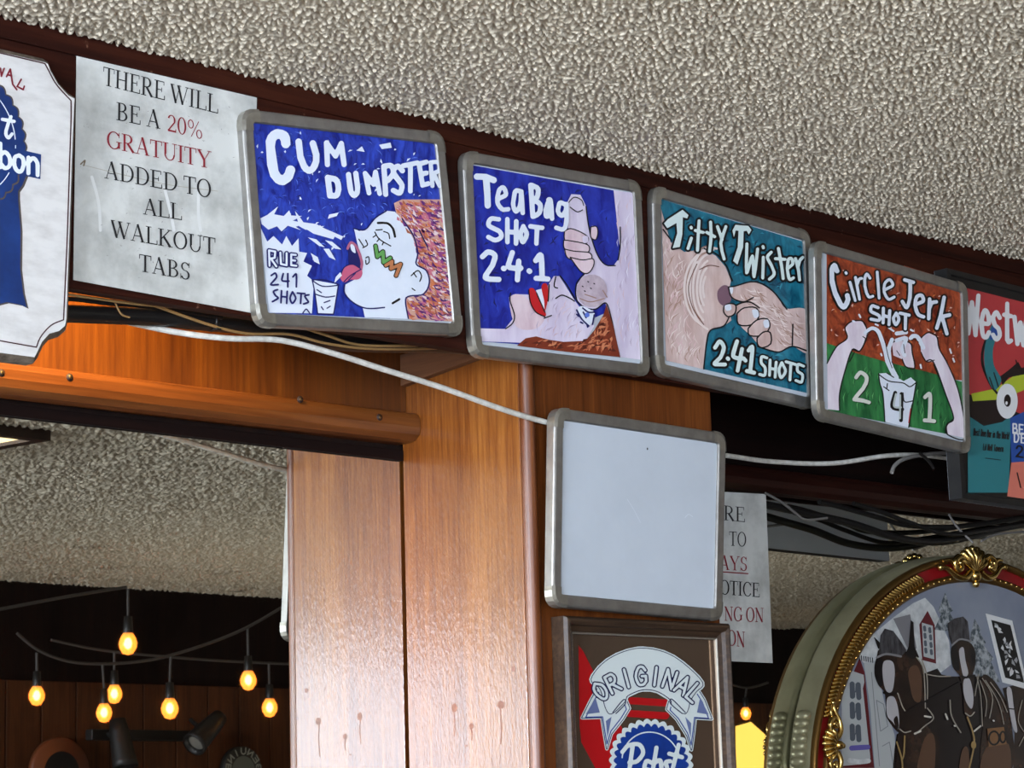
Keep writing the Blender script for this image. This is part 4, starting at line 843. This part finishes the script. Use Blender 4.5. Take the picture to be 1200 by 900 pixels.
tailL = [(285, 420), (250, 480), (208, 565), (300, 562), (312, 640), (324, 710), (345, 640), (400, 570), (430, 520), (410, 470), (340, 470)]; tailR = [(745, 425), (780, 480), (815, 570), (738, 565), (730, 640), (720, 715), (700, 650), (650, 570), (605, 525), (620, 470), (700, 460)]
for t_ in (tailL, tailR):
    A.lines(BAN, 16, [t_+[t_[0]]], False); A.lines(NAV, 8, [t_+[t_[0]]], False); A.poly(BAN, t_); A.lines(PBL, 5, [[(q[0]*.86+np.mean([p[0] for p in t_])*.14, q[1]*.86+np.mean([p[1] for p in t_])*.14) for q in t_]], False)
for t_ in ([(225, 548), (270, 470), (290, 540)], [(318, 580), (345, 560), (326, 660)], [(800, 550), (760, 470), (745, 540)], [(718, 590), (690, 560), (716, 660)]): A.poly(flat('banner shade blue', (96, 108, 150), 0.35), t_)
ban = [(250, 385), (300, 315), (380, 265), (480, 240), (590, 258), (680, 310), (770, 400), (742, 440), (715, 480), (690, 545), (630, 505), (622, 480), (560, 440), (490, 432), (420, 460), (405, 490), (345, 545), (318, 520), (300, 450), (285, 420)]
ban = smooth_pts(ban, True, 4); bcn = np.mean(ban, 0)
A.lines(BAN, 20, [list(ban)+[ban[0]]], False); A.lines(NAV, 8, [list(ban)+[ban[0]]], False); A.poly(BAN, ban)
A.lines(NAV, 5, [[(350, 540), (400, 480), (408, 500), (365, 545)], [(690, 540), (628, 478), (622, 500), (676, 545)]])
bd = lambda r, n=180, sc=0.0, m=30: [(530+(r+sc*abs(math.cos(m/2*t)))*.96*math.cos(t), 775+(r+sc*abs(math.cos(m/2*t)))*math.sin(t)+.06*r*math.cos(t)) for t in np.linspace(0, 2*math.pi, n, endpoint=False)]
A.poly(BAN, bd(192, 180, 14)); A.poly(PBL, bd(168, 180, 16)); ringp = bd(143, 60); A.lines(BAN, 6, [ringp[31:59]])
T = art_for(yg); T.k = A.k+2; T.view(630, 700, 4.0)
cen = np.array((505, 700)); angs = np.linspace(-128, -49, 8)
for ch, a_ in zip('ORIGINAL', angs):
    t_ = math.radians(a_); e = np.array((math.cos(t_), math.sin(t_))); tan = np.array((-e[1], e[0])); bs = cen+e*np.array((306, 290)); w_ = 24 if ch == 'I' else 50
    many = [[bs+tan*w_*(q[0]-.5)+e*84*q[1] for q in st] for st in skel(ch)]
    T.lines(NAV, 24, many, False); T.lines(BAN, 12, many, False)
T.lines(BAN, 20, [[(392, 725), (420, 695), (470, 690), (490, 728), (462, 768), (425, 775)], [(440, 700), (425, 810)], [(528, 775), (505, 768), (496, 800), (520, 810)], [(552, 705), (535, 810)], [(545, 775), (570, 765), (575, 805)], [(616, 768), (596, 774), (604, 805)], [(656, 692), (628, 805)], [(612, 733), (672, 750)]])
gl_.extend(A.mb, T.mb).build('mirror_glass', root)

# ---- ornate gilded oval picture lamp
LX, LZ, LRX, LRZ = 3.612, ZC+.087, .477, .4027
def ell(dx, y, dz=0, n=96): return [(LX+(LRX-dx)*math.cos(2*math.pi*k/n), y, LZ+dz+(LRZ-dx)*math.sin(2*math.pi*k/n)) for k in range(n)]
M_gold = flat('polished gilt', (222, 188, 112), 0.26, 1.0); M_drum = mottled('satin gilt drum', (150, 144, 112), (176, 170, 136), 8, rough=0.42, metal=0.5); M_band = flat('aged gilt band', (122, 90, 44), 0.38, 0.8); M_red = flat('red enamel', (132, 12, 20), 0.35)
root = thing('oval_picture_lamp', (LX, YM, LZ-LRZ), 'ornate gold oval hanging picture drum showing harnessed brown horses, at lower right', 'lamp')
m_ = MB(); m_.loft([ell(.02, YM-.0015), ell(.004, YM-.002), ell(-.002, YM-.006), ell(-.003, YM-.010), ell(-.001, YM-.039), ell(.002, YM-.045)], M_drum, True, smooth=True); m_.build('drum', root)
m_ = MB(); m_.loft([ell(.002, 2.6090), ell(.003, 2.6020), ell(.008, 2.5990), ell(.013, 2.6020), ell(.014, 2.6090)], M_band, True, smooth=True); m_.build('front_band', root)
m_ = MB(); m_.loft([ell(.013, 2.6080), ell(.040, 2.6080)], M_red, True); m_.build('red_ring', root)
m_ = MB(); m_.loft([ell(.033, 2.6090), ell(.034, 2.6020), ell(.038, 2.5990), ell(.044, 2.6000), ell(.047, 2.6070)], M_band, True, smooth=True)
for k in range(170):
    t = 2*math.pi*k/170; m_.ball((LX+(LRX-.0385)*math.cos(t), 2.5985, LZ+(LRZ-.0385)*math.sin(t)), .0026, M_gold, 6, 4)
m_.build('beaded_ring', root)
for a0 in (112, 18.7):                                         # twisted rope runs between the ornaments
  m_ = MB()
  for k in range(48):
    t = math.radians(a0+k*1.05)
    cx_, cz_ = LX+(LRX-.0235)*math.cos(t), LZ+(LRZ-.0235)*math.sin(t); tx, tz = -math.sin(t), math.cos(t); nx_, nz_ = math.cos(t), math.sin(t)
    a_ = Vector((cx_-nx_*.009-tx*.006, 2.6030, cz_-nz_*.009-tz*.006)); b_ = Vector((cx_+nx_*.009+tx*.006, 2.6030, cz_+nz_*.009+tz*.006)); md = (a_+b_)/2+Vector((0, -.005, 0))
    m_.tube([a_, md, b_], .0034, M_gold, 6, True, 3)
  m_.build('rope_trim', root)
def cartouche(c, up, name, s):
    """shell and scroll ornament: c on the ring, up pointing outward"""
    c = Vector(c); up = Vector(up).normalized(); sd = Vector((up.z, 0, -up.x)); m_ = MB(); o = Vector((0, -.006, 0))
    q = lambda u, v, d=0: c+sd*u*s+up*v*s+Vector((0, -.004-d, 0))
    for k in range(-3, 4):                                      # shell flutes
        a_ = math.radians(k*20); m_.tube([q(0, -.012, .004), q(.030*math.sin(a_), -.012+.028*math.cos(a_), .010), q(.046*math.sin(a_), -.006+.040*math.cos(a_), .003)], .0075*s, M_gold, 8, True, 4, (.5, 1.0))
        m_.ball(q(.046*math.sin(a_), -.006+.040*math.cos(a_), .003), .0078*s, M_gold, 8, 6)
    m_.ball(q(0, -.020, .006), (.014*s, .010*s, .012*s), M_gold); m_.ball(q(0, -.036, .004), .008*s, M_gold)
    for sg in (-1, 1):                                          # scrolls to each side
        sp = [q(sg*(.030+.0), .010, .004), q(sg*.050, .018, .006), q(sg*.066, .008, .006), q(sg*.060, -.008, .006), q(sg*.046, -.004, .007), q(sg*.052, .006, .008)]
        m_.tube(sp, .0075*s, M_gold, 8, True, 6, (1, .7))
        m_.tube([q(sg*.018, -.014, .004), q(sg*.038, -.024, .006), q(sg*.064, -.020, .005), q(sg*.090, -.004, .003), q(sg*.108, -.002, .001)], .0085*s, M_gold, 8, True, 6, (1, .45))
        m_.tube([q(sg*.064, .002, .003), q(sg*.082, .012, .004), q(sg*.100, .010, .003)], .006*s, M_gold, 8, True, 5, (1, .4))
        m_.ball(q(sg*.052, .006, .008), .006*s, M_gold, 8, 6); m_.ball(q(sg*.108, -.002, .001), .007*s, M_gold, 8, 6)
    return m_.build(name, root)
t = math.radians(93.5); cartouche((LX+(LRX-.016)*math.cos(t), 2.5990, LZ+(LRZ-.020)*math.sin(t)), (math.cos(t), 0, math.sin(t)), 'crest_ornament', .86)
for t in (168.5, 11.5):
    t = math.radians(t); cartouche((LX+(LRX-.036)*math.cos(t), 2.5990, LZ+(LRZ-.036)*math.sin(t)), (math.cos(t), 0, math.sin(t)*.4), 'side_ornament', .62)
for t0 in (168, 12):
    m_ = MB()
    for k in range(-3, 4):
        t = math.radians(t0+k*1.75); m_.ball((LX+(LRX+.001)*math.cos(t), YM-.024, LZ+(LRZ+.001)*math.sin(t)), (.013, .016, .0105), M_drum, 10, 6)
    m_.build('side_lug', root)
yl = 2.6058
A = Art(lambda px, py: P(px, py, yl)); A.view(880, 620, 3.216)
m_ = MB(); M_haze = mottled('winter sky print', (116, 122, 138), (136, 141, 152), 5, rough=0.12); m_.poly(ell(.044, yl), M_haze)
def clipell(pts):
    o = []
    for u, v in pts:
        q = A.mp(A.o[0]+u/A.s, A.o[1]+v/A.s); dx, dz = q.x-LX, q.z-LZ; k = math.hypot(dx/(LRX-.046), dz/(LRZ-.046))
        if k > 1: q = Vector((LX+dx/k, yl, LZ+dz/k))
        o.append(q-Vector((0, A.STEP*A.k, 0)))
    return o
def cp(mat, pts, sm=False):
    A.k += 1; pts = smooth_pts(pts, True, 4) if sm else smooth_dense(pts); A.mb.poly(clipell(pts), mat)
def smooth_dense(pts):
    o = []
    for i in range(len(pts)):
        a_, b_ = np.array(pts[i], float), np.array(pts[(i+1) % len(pts)], float)
        for t in range(6): o.append(tuple(a_+(b_-a_)*t/6))
    return o
G = 0.14; A.view(1000, 690, 4.285)
SNOW = mottled('snow print', (172, 174, 174), (208, 210, 208), 40, rough=G); ROOF = flat('shaded roof print', (122, 120, 122), G); HOUSE = flat('barn red print', (92, 36, 40), G); HWHT = flat('house white print', (172, 175, 174), G); HRS = mottled('bay horse print', (36, 27, 24), (70, 50, 38), 22, rough=G, lo=.42, hi=.8); HBK = flat('black harness print', (26, 23, 24), G); TUFT = mottled('grey mane print', (44, 41, 42), (78, 76, 78), 120, (1, 1, .3), rough=G); BLZ = flat('white blaze print', (176, 172, 172), G); STL = flat('harness steel print', (150, 142, 128), G); BRS = flat('harness brass print', (150, 124, 78), G); TREE = mottled('frosted tree print', (70, 78, 82), (158, 162, 164), 110, rough=G, lo=.4, hi=.6); BRN = flat('lit bay print', (88, 63, 47), G); TAN = flat('tan girth print', (118, 84, 54), G); WDW = flat('window pane print', (84, 90, 98), G); DLN = flat('door line print', (128, 130, 132), G)
cp(SNOW, [(-400, 900), (1700, 900), (1700, 2200), (-400, 2200)])
cp(SNOW, [(10, 330), (90, 235), (200, 145), (300, 72), (360, 45), (402, 90), (440, 170), (480, 260), (492, 380), (440, 420), (380, 430), (340, 430), (300, 320), (200, 330), (60, 380)])
cp(ROOF, [(200, 150), (285, 128), (318, 300), (270, 296)])
cp(TREE, [(460, 18), (478, 70), (500, 110), (484, 120), (520, 190), (490, 215), (405, 205), (440, 130), (425, 112)]); cp(TREE, [(608, 150), (640, 205), (632, 215), (665, 270), (655, 285), (705, 350), (690, 365), (735, 470), (610, 455), (580, 330), (590, 220)])
cp(HOUSE, [(330, 180), (372, 110), (408, 182), (415, 376), (345, 358)])
cp(HWHT, [(343, 170), (398, 186), (406, 354), (352, 340)])
A.lines(WDW, 15, [[(x, y), (x+2, y+16)] for x, y in [(356, 192), (382, 200), (358, 228), (386, 236), (360, 266), (388, 274), (362, 302), (390, 310)]], False)
cp(HOUSE, [(0, 420), (30, 345), (56, 420), (104, 900), (-60, 900), (-60, 430)])
cp(HWHT, [(52, 372), (112, 360), (152, 560), (206, 735), (216, 900), (106, 900), (84, 600)])
A.lines(DLN, 4, [[(115, 560), (150, 580), (172, 690), (135, 715), (115, 560)], [(145, 790), (180, 770), (200, 890)], [(90, 420), (130, 890)]], False)
A.lines(HBK, 4, [[(28+i*11, 335+i*2), (30+i*11, 358+i*2)] for i in range(7)], False)
cp(HWHT, [(-60, 405), (0, 415), (50, 432), (54, 470), (46, 500), (84, 850), (70, 878), (-60, 890)])
for y_ in (478, 580, 690): A.lines(WDW, 26, [[(-8, y_), (-6, y_+62)], [(22, y_+4), (26, y_+68)]], False)
A.line(flat('violet glint print', (98, 90, 158), G), 26, [(-10, 800), (70, 795)], False); A.lines(SNOW, 24, [[(-20, 862), (30, 870), (74, 864)]])
DRK = flat('dark team print', (33, 27, 26), G)
cp(DRK, [(340, 430), (420, 400), (440, 430), (480, 440), (600, 440), (680, 440), (740, 520), (785, 640), (800, 760), (780, 980), (190, 980), (205, 800), (215, 730), (300, 700)])
for x_ in (225, 320, 420, 520, 610, 720, 830, 940): cp(HRS, [(x_-34, 940), (x_+40, 940), (x_+24, 1160), (x_+30, 1330), (x_-26, 1330), (x_-16, 1160)], True); cp(BLZ, [(x_-22, 1290), (x_+24, 1290), (x_+44, 1400), (x_-40, 1400)], True)
cp(DRK, [(190, 930), (1000, 930), (980, 1080), (820, 1110), (600, 1100), (400, 1110), (215, 1060)], True)
cp(HRS, [(640, 445), (690, 450), (745, 530), (785, 650), (795, 900), (640, 900), (650, 640)], True)
cp(HRS, [(745, 500), (800, 485), (900, 520), (900, 980), (795, 980), (805, 720), (770, 600)])
cp(HRS, [(225, 335), (300, 340), (345, 400), (352, 560), (360, 680), (420, 760), (400, 980), (230, 980), (215, 760), (240, 650)], True)
cp(BRN, [(272, 410), (312, 385), (338, 450), (334, 560), (300, 560), (280, 490)], True); cp(BRN, [(345, 770), (390, 725), (408, 800), (390, 960), (310, 960)], True); cp(BRN, [(540, 815), (572, 805), (575, 960), (525, 960)], True); cp(BRN, [(660, 800), (775, 780), (770, 960), (635, 960)], True)
cp(HRS, [(112, 340), (130, 300), (200, 300), (235, 330), (262, 430), (262, 560), (250, 690), (225, 722), (190, 690), (160, 640), (158, 580), (150, 520), (118, 480), (100, 420)], True)
cp(HBK, [(98, 242), (126, 268), (140, 310), (118, 300)])
cp(TUFT, [(122, 330), (130, 235), (152, 200), (195, 212), (236, 268), (262, 310), (230, 345), (160, 326)]); cp(HBK, [(100, 400), (112, 350), (140, 355), (142, 430), (140, 490), (112, 468)], True)
cp(HBK, [(255, 330), (272, 290), (283, 158), (296, 168), (302, 290), (325, 345), (290, 352)])
cp(BLZ, [(152, 362), (192, 368), (202, 425), (190, 512), (162, 516), (146, 470), (140, 400)], True); cp(BLZ, [(168, 545), (202, 548), (222, 625), (220, 705), (192, 670), (165, 640), (160, 585)], True)
cp(HRS, [(196, 660), (214, 640), (222, 690), (212, 706)], True)
A.lines(HBK, 13, [[(148, 522), (180, 530), (215, 520)]]); A.lines(flat('brow band print', (124, 122, 122), G), 11, [[(112, 345), (160, 328), (232, 340)]])
cp(TUFT, [(466, 175), (500, 150), (545, 140), (568, 165), (580, 262), (530, 250), (488, 285), (474, 240)])
cp(HRS, [(484, 300), (520, 258), (575, 268), (604, 310), (606, 380), (592, 440), (604, 520), (598, 610), (575, 645), (552, 620), (545, 520), (528, 440), (492, 390)], True); cp(HBK, [(484, 300), (510, 280), (522, 340), (525, 410), (492, 390)], True); cp(HBK, [(580, 300), (604, 320), (602, 380), (585, 380)], True)
cp(BLZ, [(524, 312), (546, 296), (556, 360), (570, 425), (548, 442), (534, 390)], True); cp(BLZ, [(548, 458), (578, 455), (596, 540), (588, 602), (562, 575), (546, 520)], True)
A.lines(HBK, 11, [[(536, 440), (560, 446), (600, 436)]]); A.lines(flat('brow band print', (124, 122, 122), G), 9, [[(488, 285), (528, 254), (582, 264)]])
cp(BLZ, [(762, 505), (786, 505), (800, 610), (816, 715), (796, 705), (776, 610)], True); A.lines(HBK, 6, [[(760, 600), (800, 605)], [(750, 520), (765, 580)]])
A.lines(STL, 6, [[(310, 345), (345, 410), (354, 600)], [(335, 355), (362, 440), (364, 560)], [(215, 525), (238, 590), (255, 618)], [(225, 705), (250, 722), (280, 715)], [(364, 600), (395, 650), (350, 690), (305, 730)], [(360, 430), (420, 440), (480, 440)], [(478, 560), (486, 640), (532, 722)], [(555, 625), (580, 640), (600, 620)]])
A.lines(HBK, 9, [[(255, 618), (350, 568), (440, 520), (530, 470)]]); A.lines(BRS, 8, [[(210, 770), (236, 860), (240, 960)], [(250, 740), (246, 830), (236, 860)], [(565, 645), (592, 720), (598, 790), (560, 960)]])
A.poly(BRS, disc((596, 785), 13, 12, 20)); A.lines(flat('bright buckle print', (196, 190, 176), G), 9, [[(350, 640), (380, 645)], [(300, 728), (330, 715)], [(600, 715), (630, 690)], [(455, 630), (465, 655)], [(695, 662), (698, 664)], [(500, 688), (504, 690)]])
A.lines(STL, 4, [[(612, 440), (632, 540), (640, 690)], [(640, 450), (690, 540), (676, 650)], [(680, 470), (730, 540), (765, 620)], [(622, 430), (602, 540)], [(655, 460), (720, 570), (748, 680)], [(628, 460), (660, 560), (655, 640)], [(840, 560), (820, 660), (850, 720)], [(850, 740), (825, 790)]])
cp(TAN, [(664, 702), (748, 694), (762, 780), (672, 795)]); A.lines(HBK, 9, [disc((698, 750), 26, 14, 34)+[(724, 750)], disc((742, 745), 14, 12, 28)+[(756, 745)]], False)
m_.extend(A.mb).build('picture', root)
# photo print stuck on the lamp
yk = yl-.0030
c = [P(880+u/3.216, 620+v/3.216, yk) for u, v in ((885, 318), (985, 345), (1046, 605), (948, 578))]
snap = thing('photo_print', (c[2]+c[3])/2, 'small black and white photo print with a white border tucked on the oval horse picture', 'photo')
m_ = MB(); m_.prism(c, (0, .0004, 0), flat('photo paper', (214, 214, 212), 0.3))
A = art_for(yk).view(880, 620, 3.216); A.poly(flat('photo black', (22, 22, 24), 0.3), [(905, 342), (978, 362), (1030, 580), (958, 560)])
A.dabs([flat('photo grey', (150, 150, 150), 0.3), flat('photo pale', (206, 206, 204), 0.3)], [(912, 352), (974, 368), (1022, 570), (962, 552)], 26, 26, 14, 75, 60, 61); m_.extend(A.mb).build('sheet', snap)

#@@CABLES
# ================================================================ cables under the beam
M_wcab = mottled('dusty white cable', (184, 180, 170), (214, 212, 204), 90, rough=0.6); M_tan = flat('tan wire', (150, 116, 70), 0.5); M_blk = flat('black cable', (24, 22, 21), 0.38); M_gry = flat('grey wire', (120, 116, 112), 0.5)
def cable(name, segs, r, mat, label, sides=8, cat='cable', group=None):
    """segs: (px, py, depth plane)"""
    m_ = MB(); m_.tube([P(x, y, d) for x, y, d in segs], r, mat, sides)
    return tag(m_.build(name), label, cat, group)
cable('coaxial_cable', [(140, 375, 2.4465), (175, 383, 2.442), (205, 389, 2.427), (240, 394, 2.410), (275, 397, 2.400), (330, 399, 2.395), (390, 414, 2.388), (450, 433, 2.387), (520, 455, 2.386), (590, 480, 2.386), (645, 496, 2.388), (750, 520, 2.391), (852, 534, 2.42), (905, 541, 2.45), (975, 543, 2.45), (1040, 534, 2.452), (1085, 534, 2.455), (1150, 543, 2.46)], .0038, M_wcab, 'long white cable running across the column and behind the blank whiteboard')
cable('conduit', [(40, 366, 2.43), (90, 368, 2.43), (180, 372, 2.43), (230, 377, 2.43), (300, 384, 2.44), (400, 402, 2.45), (520, 405, 2.46), (600, 412, 2.47)], .0105, M_blk, 'thick black cable bundle sagging under the paper notice', 10)
cable('wire', [(60, 350, 2.42), (90, 351, 2.42), (130, 356, 2.42), (170, 359, 2.42), (260, 372, 2.42)], .0028, M_blk, 'thin black wire just above the thick black bundle')
cable('wire', [(60, 342, 2.405), (100, 348, 2.405), (168, 357, 2.405), (250, 363, 2.405), (310, 370, 2.405), (380, 392, 2.41), (420, 404, 2.42), (480, 405, 2.42), (545, 402, 2.43)], .0018, M_tan, 'tan wire along the lower edge of the beam under the notice')
cable('wire', [(160, 350, 2.405), (200, 365, 2.412), (250, 382, 2.416), (290, 391, 2.418), (340, 392, 2.42), (385, 403, 2.42), (440, 409, 2.425), (520, 408, 2.435)], .0018, M_tan, 'tan wire looping under the first painted board beside the white cable')
cable('wire', [(135, 355, 2.415), (142, 368, 2.412), (152, 372, 2.412)], .0011, M_tan, 'short loose wire end poking out of the black bundle')
m_ = MB(); q = P(248, 377, 2.43); ax = P(260, 379, 2.43)-q
m_.lathe([(.0118, -.0022), (.0126, -.0022), (.0126, .0022), (.0118, .0022)], q, ax, M_blk, 16); m_.box(q.x-.004, q.x+.004, q.y-.015, q.y-.010, q.z-.013, q.z-.004, M_blk, .001)
tag(m_.build('cable_tie'), 'black plastic tie cinched around the thick cable bundle', 'cable tie')
cable('wire', [(1045, 554, 2.43), (1049, 545, 2.432), (1062, 537, 2.435), (1090, 532, 2.44), (1130, 530, 2.44)], .0032, M_gry, 'cut grey wire end bent down below the last painted board')
cable('wire', [(1078, 531, 2.43), (1088, 540, 2.43), (1094, 549, 2.43)], .0026, M_blk, 'short black wire stub hanging below the last painted board')
cable('power_cable', [(870, 588, 2.632), (905, 593, 2.624), (965, 606, 2.615), (1003, 615, 2.61), (1046, 629, 2.605), (1086, 635, 2.605), (1123, 632, 2.605), (1180, 618, 2.605), (1250, 606, 2.605)], .0065, M_blk, 'thickest black cable drooping in front of the mirror under the rail', 10, 'cable', None)
cable('power_cable', [(960, 588, 2.62), (985, 594, 2.62), (1035, 608, 2.615), (1065, 616, 2.61), (1124, 617, 2.61), (1200, 606, 2.61)], .0045, M_blk, 'middle black cable under the rail, just above the thickest one')
cable('power_cable', [(1000, 590, 2.590), (1030, 599, 2.590), (1062, 611, 2.588), (1110, 626, 2.586), (1150, 622, 2.586), (1210, 612, 2.586)], .0040, M_blk, 'slim black cable crossing between the two thicker ones under the rail')
cable('wire', [(897, 578, 2.60), (915, 588, 2.605), (932, 601, 2.605), (944, 609, 2.605), (969, 607, 2.61)], .0022, M_gry, 'pale wire drooping right of the hanging notice')
cable('wire', [(1112, 603, 2.59), (1122, 618, 2.59), (1140, 636, 2.58)], .0020, M_gry, 'pale wire slanting down to the crest of the oval lamp')
cable('wire', [(1150, 634, 2.58), (1170, 626, 2.59), (1215, 622, 2.60)], .0020, M_gry, 'pale wire bending off right above the oval lamp crest')

# ================================================================ what the mirror shows, standing in the room behind
q0 = PMC(59.5, 516.5, .030); da = (PMC(0, 509.4, .030)-q0).normalized(); db = (PMC(0, 527, .030)-q0).normalized()
root = thing('ceiling_light', q0+da*.3+db*.3, 'dark framed lit ceiling light seen in the mirror at the left edge', 'ceiling light')
M_lf = flat('dark light frame', (48, 30, 20), 0.5); up = Vector((0, 0, 1)); W_ = .6
m_ = MB(); o_ = [q0, q0+da*W_, q0+da*W_+db*W_, q0+db*W_]; i_ = [q0+da*.03+db*.03, q0+da*(W_-.03)+db*.03, q0+da*(W_-.03)+db*(W_-.03), q0+da*.03+db*(W_-.03)]
m_.loft([[p+up*.030 for p in o_], o_, i_, [p+up*.012 for p in i_]], M_lf, True); m_.build('frame', root)
m_ = MB(); m_.poly([p+up*.008 for p in i_], glow('lit diffuser', (255, 226, 170), 1.6)); m_.build('diffuser', root)
M_cord = flat('dark lamp cord', (66, 60, 56), 0.6); M_sock = flat('black socket', (22, 19, 17), 0.5)
M_fil = glow('bulb filament', (255, 196, 100), 14.0)
M_bulb, nt, bb = base('amber bulb glass'); bb.inputs['Base Color'].default_value = lin((255, 170, 90)); bb.inputs['Emission Color'].default_value = lin((255, 146, 52)); bb.inputs['Emission Strength'].default_value = 1.1; bb.inputs['Alpha'].default_value = 0.6; bb.inputs['Roughness'].default_value = 0.2
def string(name, label, cord, bulbs, yv):
    q = PM(*cord[0], yv); root = thing(name, q, label, 'string light', 'string lights by the back wall')
    m_ = MB(); m_.tube([PM(x, y, yv) for x, y in cord], .0048, M_cord, 6); m_.build('cord', root)
    for (tx, ty, bx, by, r) in bulbs:
        t_ = PM(tx, ty, yv); k = PM(bx, by, yv); R_ = r
        m_ = MB(); m_.tube([t_, k+Vector((0, 0, R_*2.9))], .004, M_cord, 6); m_.lathe([(.001, R_*3.0), (R_*.45, R_*2.9), (R_*.55, R_*1.2), (R_*.5, R_*1.0)], k, (0, 0, 1), M_sock, 12); s_ = m_.build('socket', root)
        m_ = MB(); m_.lathe([(.001, -R_*1.25), (R_*.55, -R_*1.1), (R_*.92, -R_*.5), (R_, .0), (R_*.85, R_*.55), (R_*.55, R_*1.05), (R_*.45, R_*1.3)], k, (0, 0, 1), M_bulb, 14)
        m_.ball(k, (R_*.42, R_*.42, R_*.62), M_fil, 8, 6); m_.build('bulb', s_)

string('string_light', 'upper string light cord with one big glowing bulb, reflected below the ceiling edge', [(-40, 722), (0, 714), (80, 699), (148, 688)], [(150, 690, 150, 754, .028)], 6.3)
string('string_light', 'sagging string light with four glowing bulbs reflected in the left mirror', [(20, 742), (45, 762), (80, 775), (120, 778), (165, 775), (200, 768), (250, 752), (290, 735), (330, 712)], [(43, 765, 43, 815, .025), (120, 778, 122, 835, .025), (200, 768, 199, 830, .028), (290, 735, 291, 797, .027)], 6.6)
string('string_light', 'straighter string light behind with two glowing bulbs, reflected in the left mirror', [(60, 750), (120, 762), (200, 770), (270, 775), (360, 779)], [(134, 764, 134, 813, .026), (315, 777, 316, 829, .027)], 6.9)
string('string_light', 'short string light with one glowing bulb reflected beside the oval lamp', [(850, 800), (876, 806), (900, 800)], [(875, 806, 874, 836, .022)], 6.9)
# track spotlights, round signs, lit yellow sign
yw_ = 7.10
root = thing('track_light', PM(165, 862, yw_), 'black track with two spotlights reflected low in the left mirror', 'spotlight')
a_, b_ = PM(104, 861, yw_), PM(228, 863, yw_); m_ = MB(); m_.box(min(a_.x, b_.x), max(a_.x, b_.x), a_.y-.02, a_.y+.02, a_.z-.018, a_.z+.018, M_sock, .003); m_.build('track', root)
def spot(px, py, d):
    q = PM(px, py, yw_-.10); d = Vector(d).normalized(); m_ = MB(); m_.lathe([(.001, -.10), (.028, -.095), (.034, -.05), (.042, .05), (.044, .07), (.036, .07), (.03, .05)], q, d, M_sock, 16); m_.lathe([(.001, .052), (.034, .052)], q, d, flat('grey lamp face', (120, 116, 108), 0.3), 16)
    m_.tube([q, q+Vector((0, -.08, .05))], .008, M_sock, 6); return m_
spot(143, 876, (0, .3, -1)).build('spot_head', root); spot(240, 859, (-1, .2, -.75)).build('spot_head', root)
for px, py, R_, c1, c2, txt, lab in ((71, 905, .115, (104, 52, 22), (18, 12, 10), 'TAVERN', 'round orange ringed sign reflected at the bottom left of the mirror'), (284, 903, .085, (30, 28, 24), (96, 98, 88), 'GENUINE', 'round dark sign with pale reversed lettering reflected near the column')):
    q = PM(px, py, 7.20); root = thing('round_sign', q, lab, 'sign', 'round signs on the back wall')
    m_ = MB(); m_.lathe([(.001, -.02), (R_, -.02), (R_, .0), (R_*.96, .006), (.001, .006)], q, (0, 1, 0), flat('round sign '+txt, c1, 0.5), 36); m_.build('disc', root)
    m_ = MB(); m_.lathe([(.001, .0075), (R_*.6, .0075)], q, (0, 1, 0), flat('round sign heart '+txt, c2, 0.5), 30); m_.build('centre', root)
    T = Art(lambda u, v, q=q: Vector((q.x-u, q.y+.007, q.z+v)), (0, 1, 0)); n = len(txt)
    if txt != 'GENUINE': continue
    for i, ch in enumerate(txt):
        t_ = math.radians(90+ (n-1)/2*27-i*27); e = np.array((math.cos(t_), math.sin(t_))); tn = np.array((e[1], -e[0]))
        T.lines(flat('pale sign letters', (150, 150, 138), 0.5), R_*.06, [[e*R_*.68+tn*R_*.26*(s_[0]-.5)+e*R_*.24*s_[1] for s_ in st] for st in skel(ch)], False)
    T.mb.build('lettering', root)
c = [PM(x, y, 7.1) for x, y in ((862, 851), (880, 846), (898, 862), (896, 900), (900, 960), (862, 960))]
root = thing('lit_sign', sum(c, Vector())/6, 'glowing yellow sign reflected between the framed mirror and the oval lamp', 'lit sign')
m_ = MB(); m_.prism(c, (0, -.05, 0), glow('glowing yellow face', (255, 206, 92), 1.1), flat('yellow sign edge', (120, 90, 30), 0.5)); m_.build('sign_box', root, True)
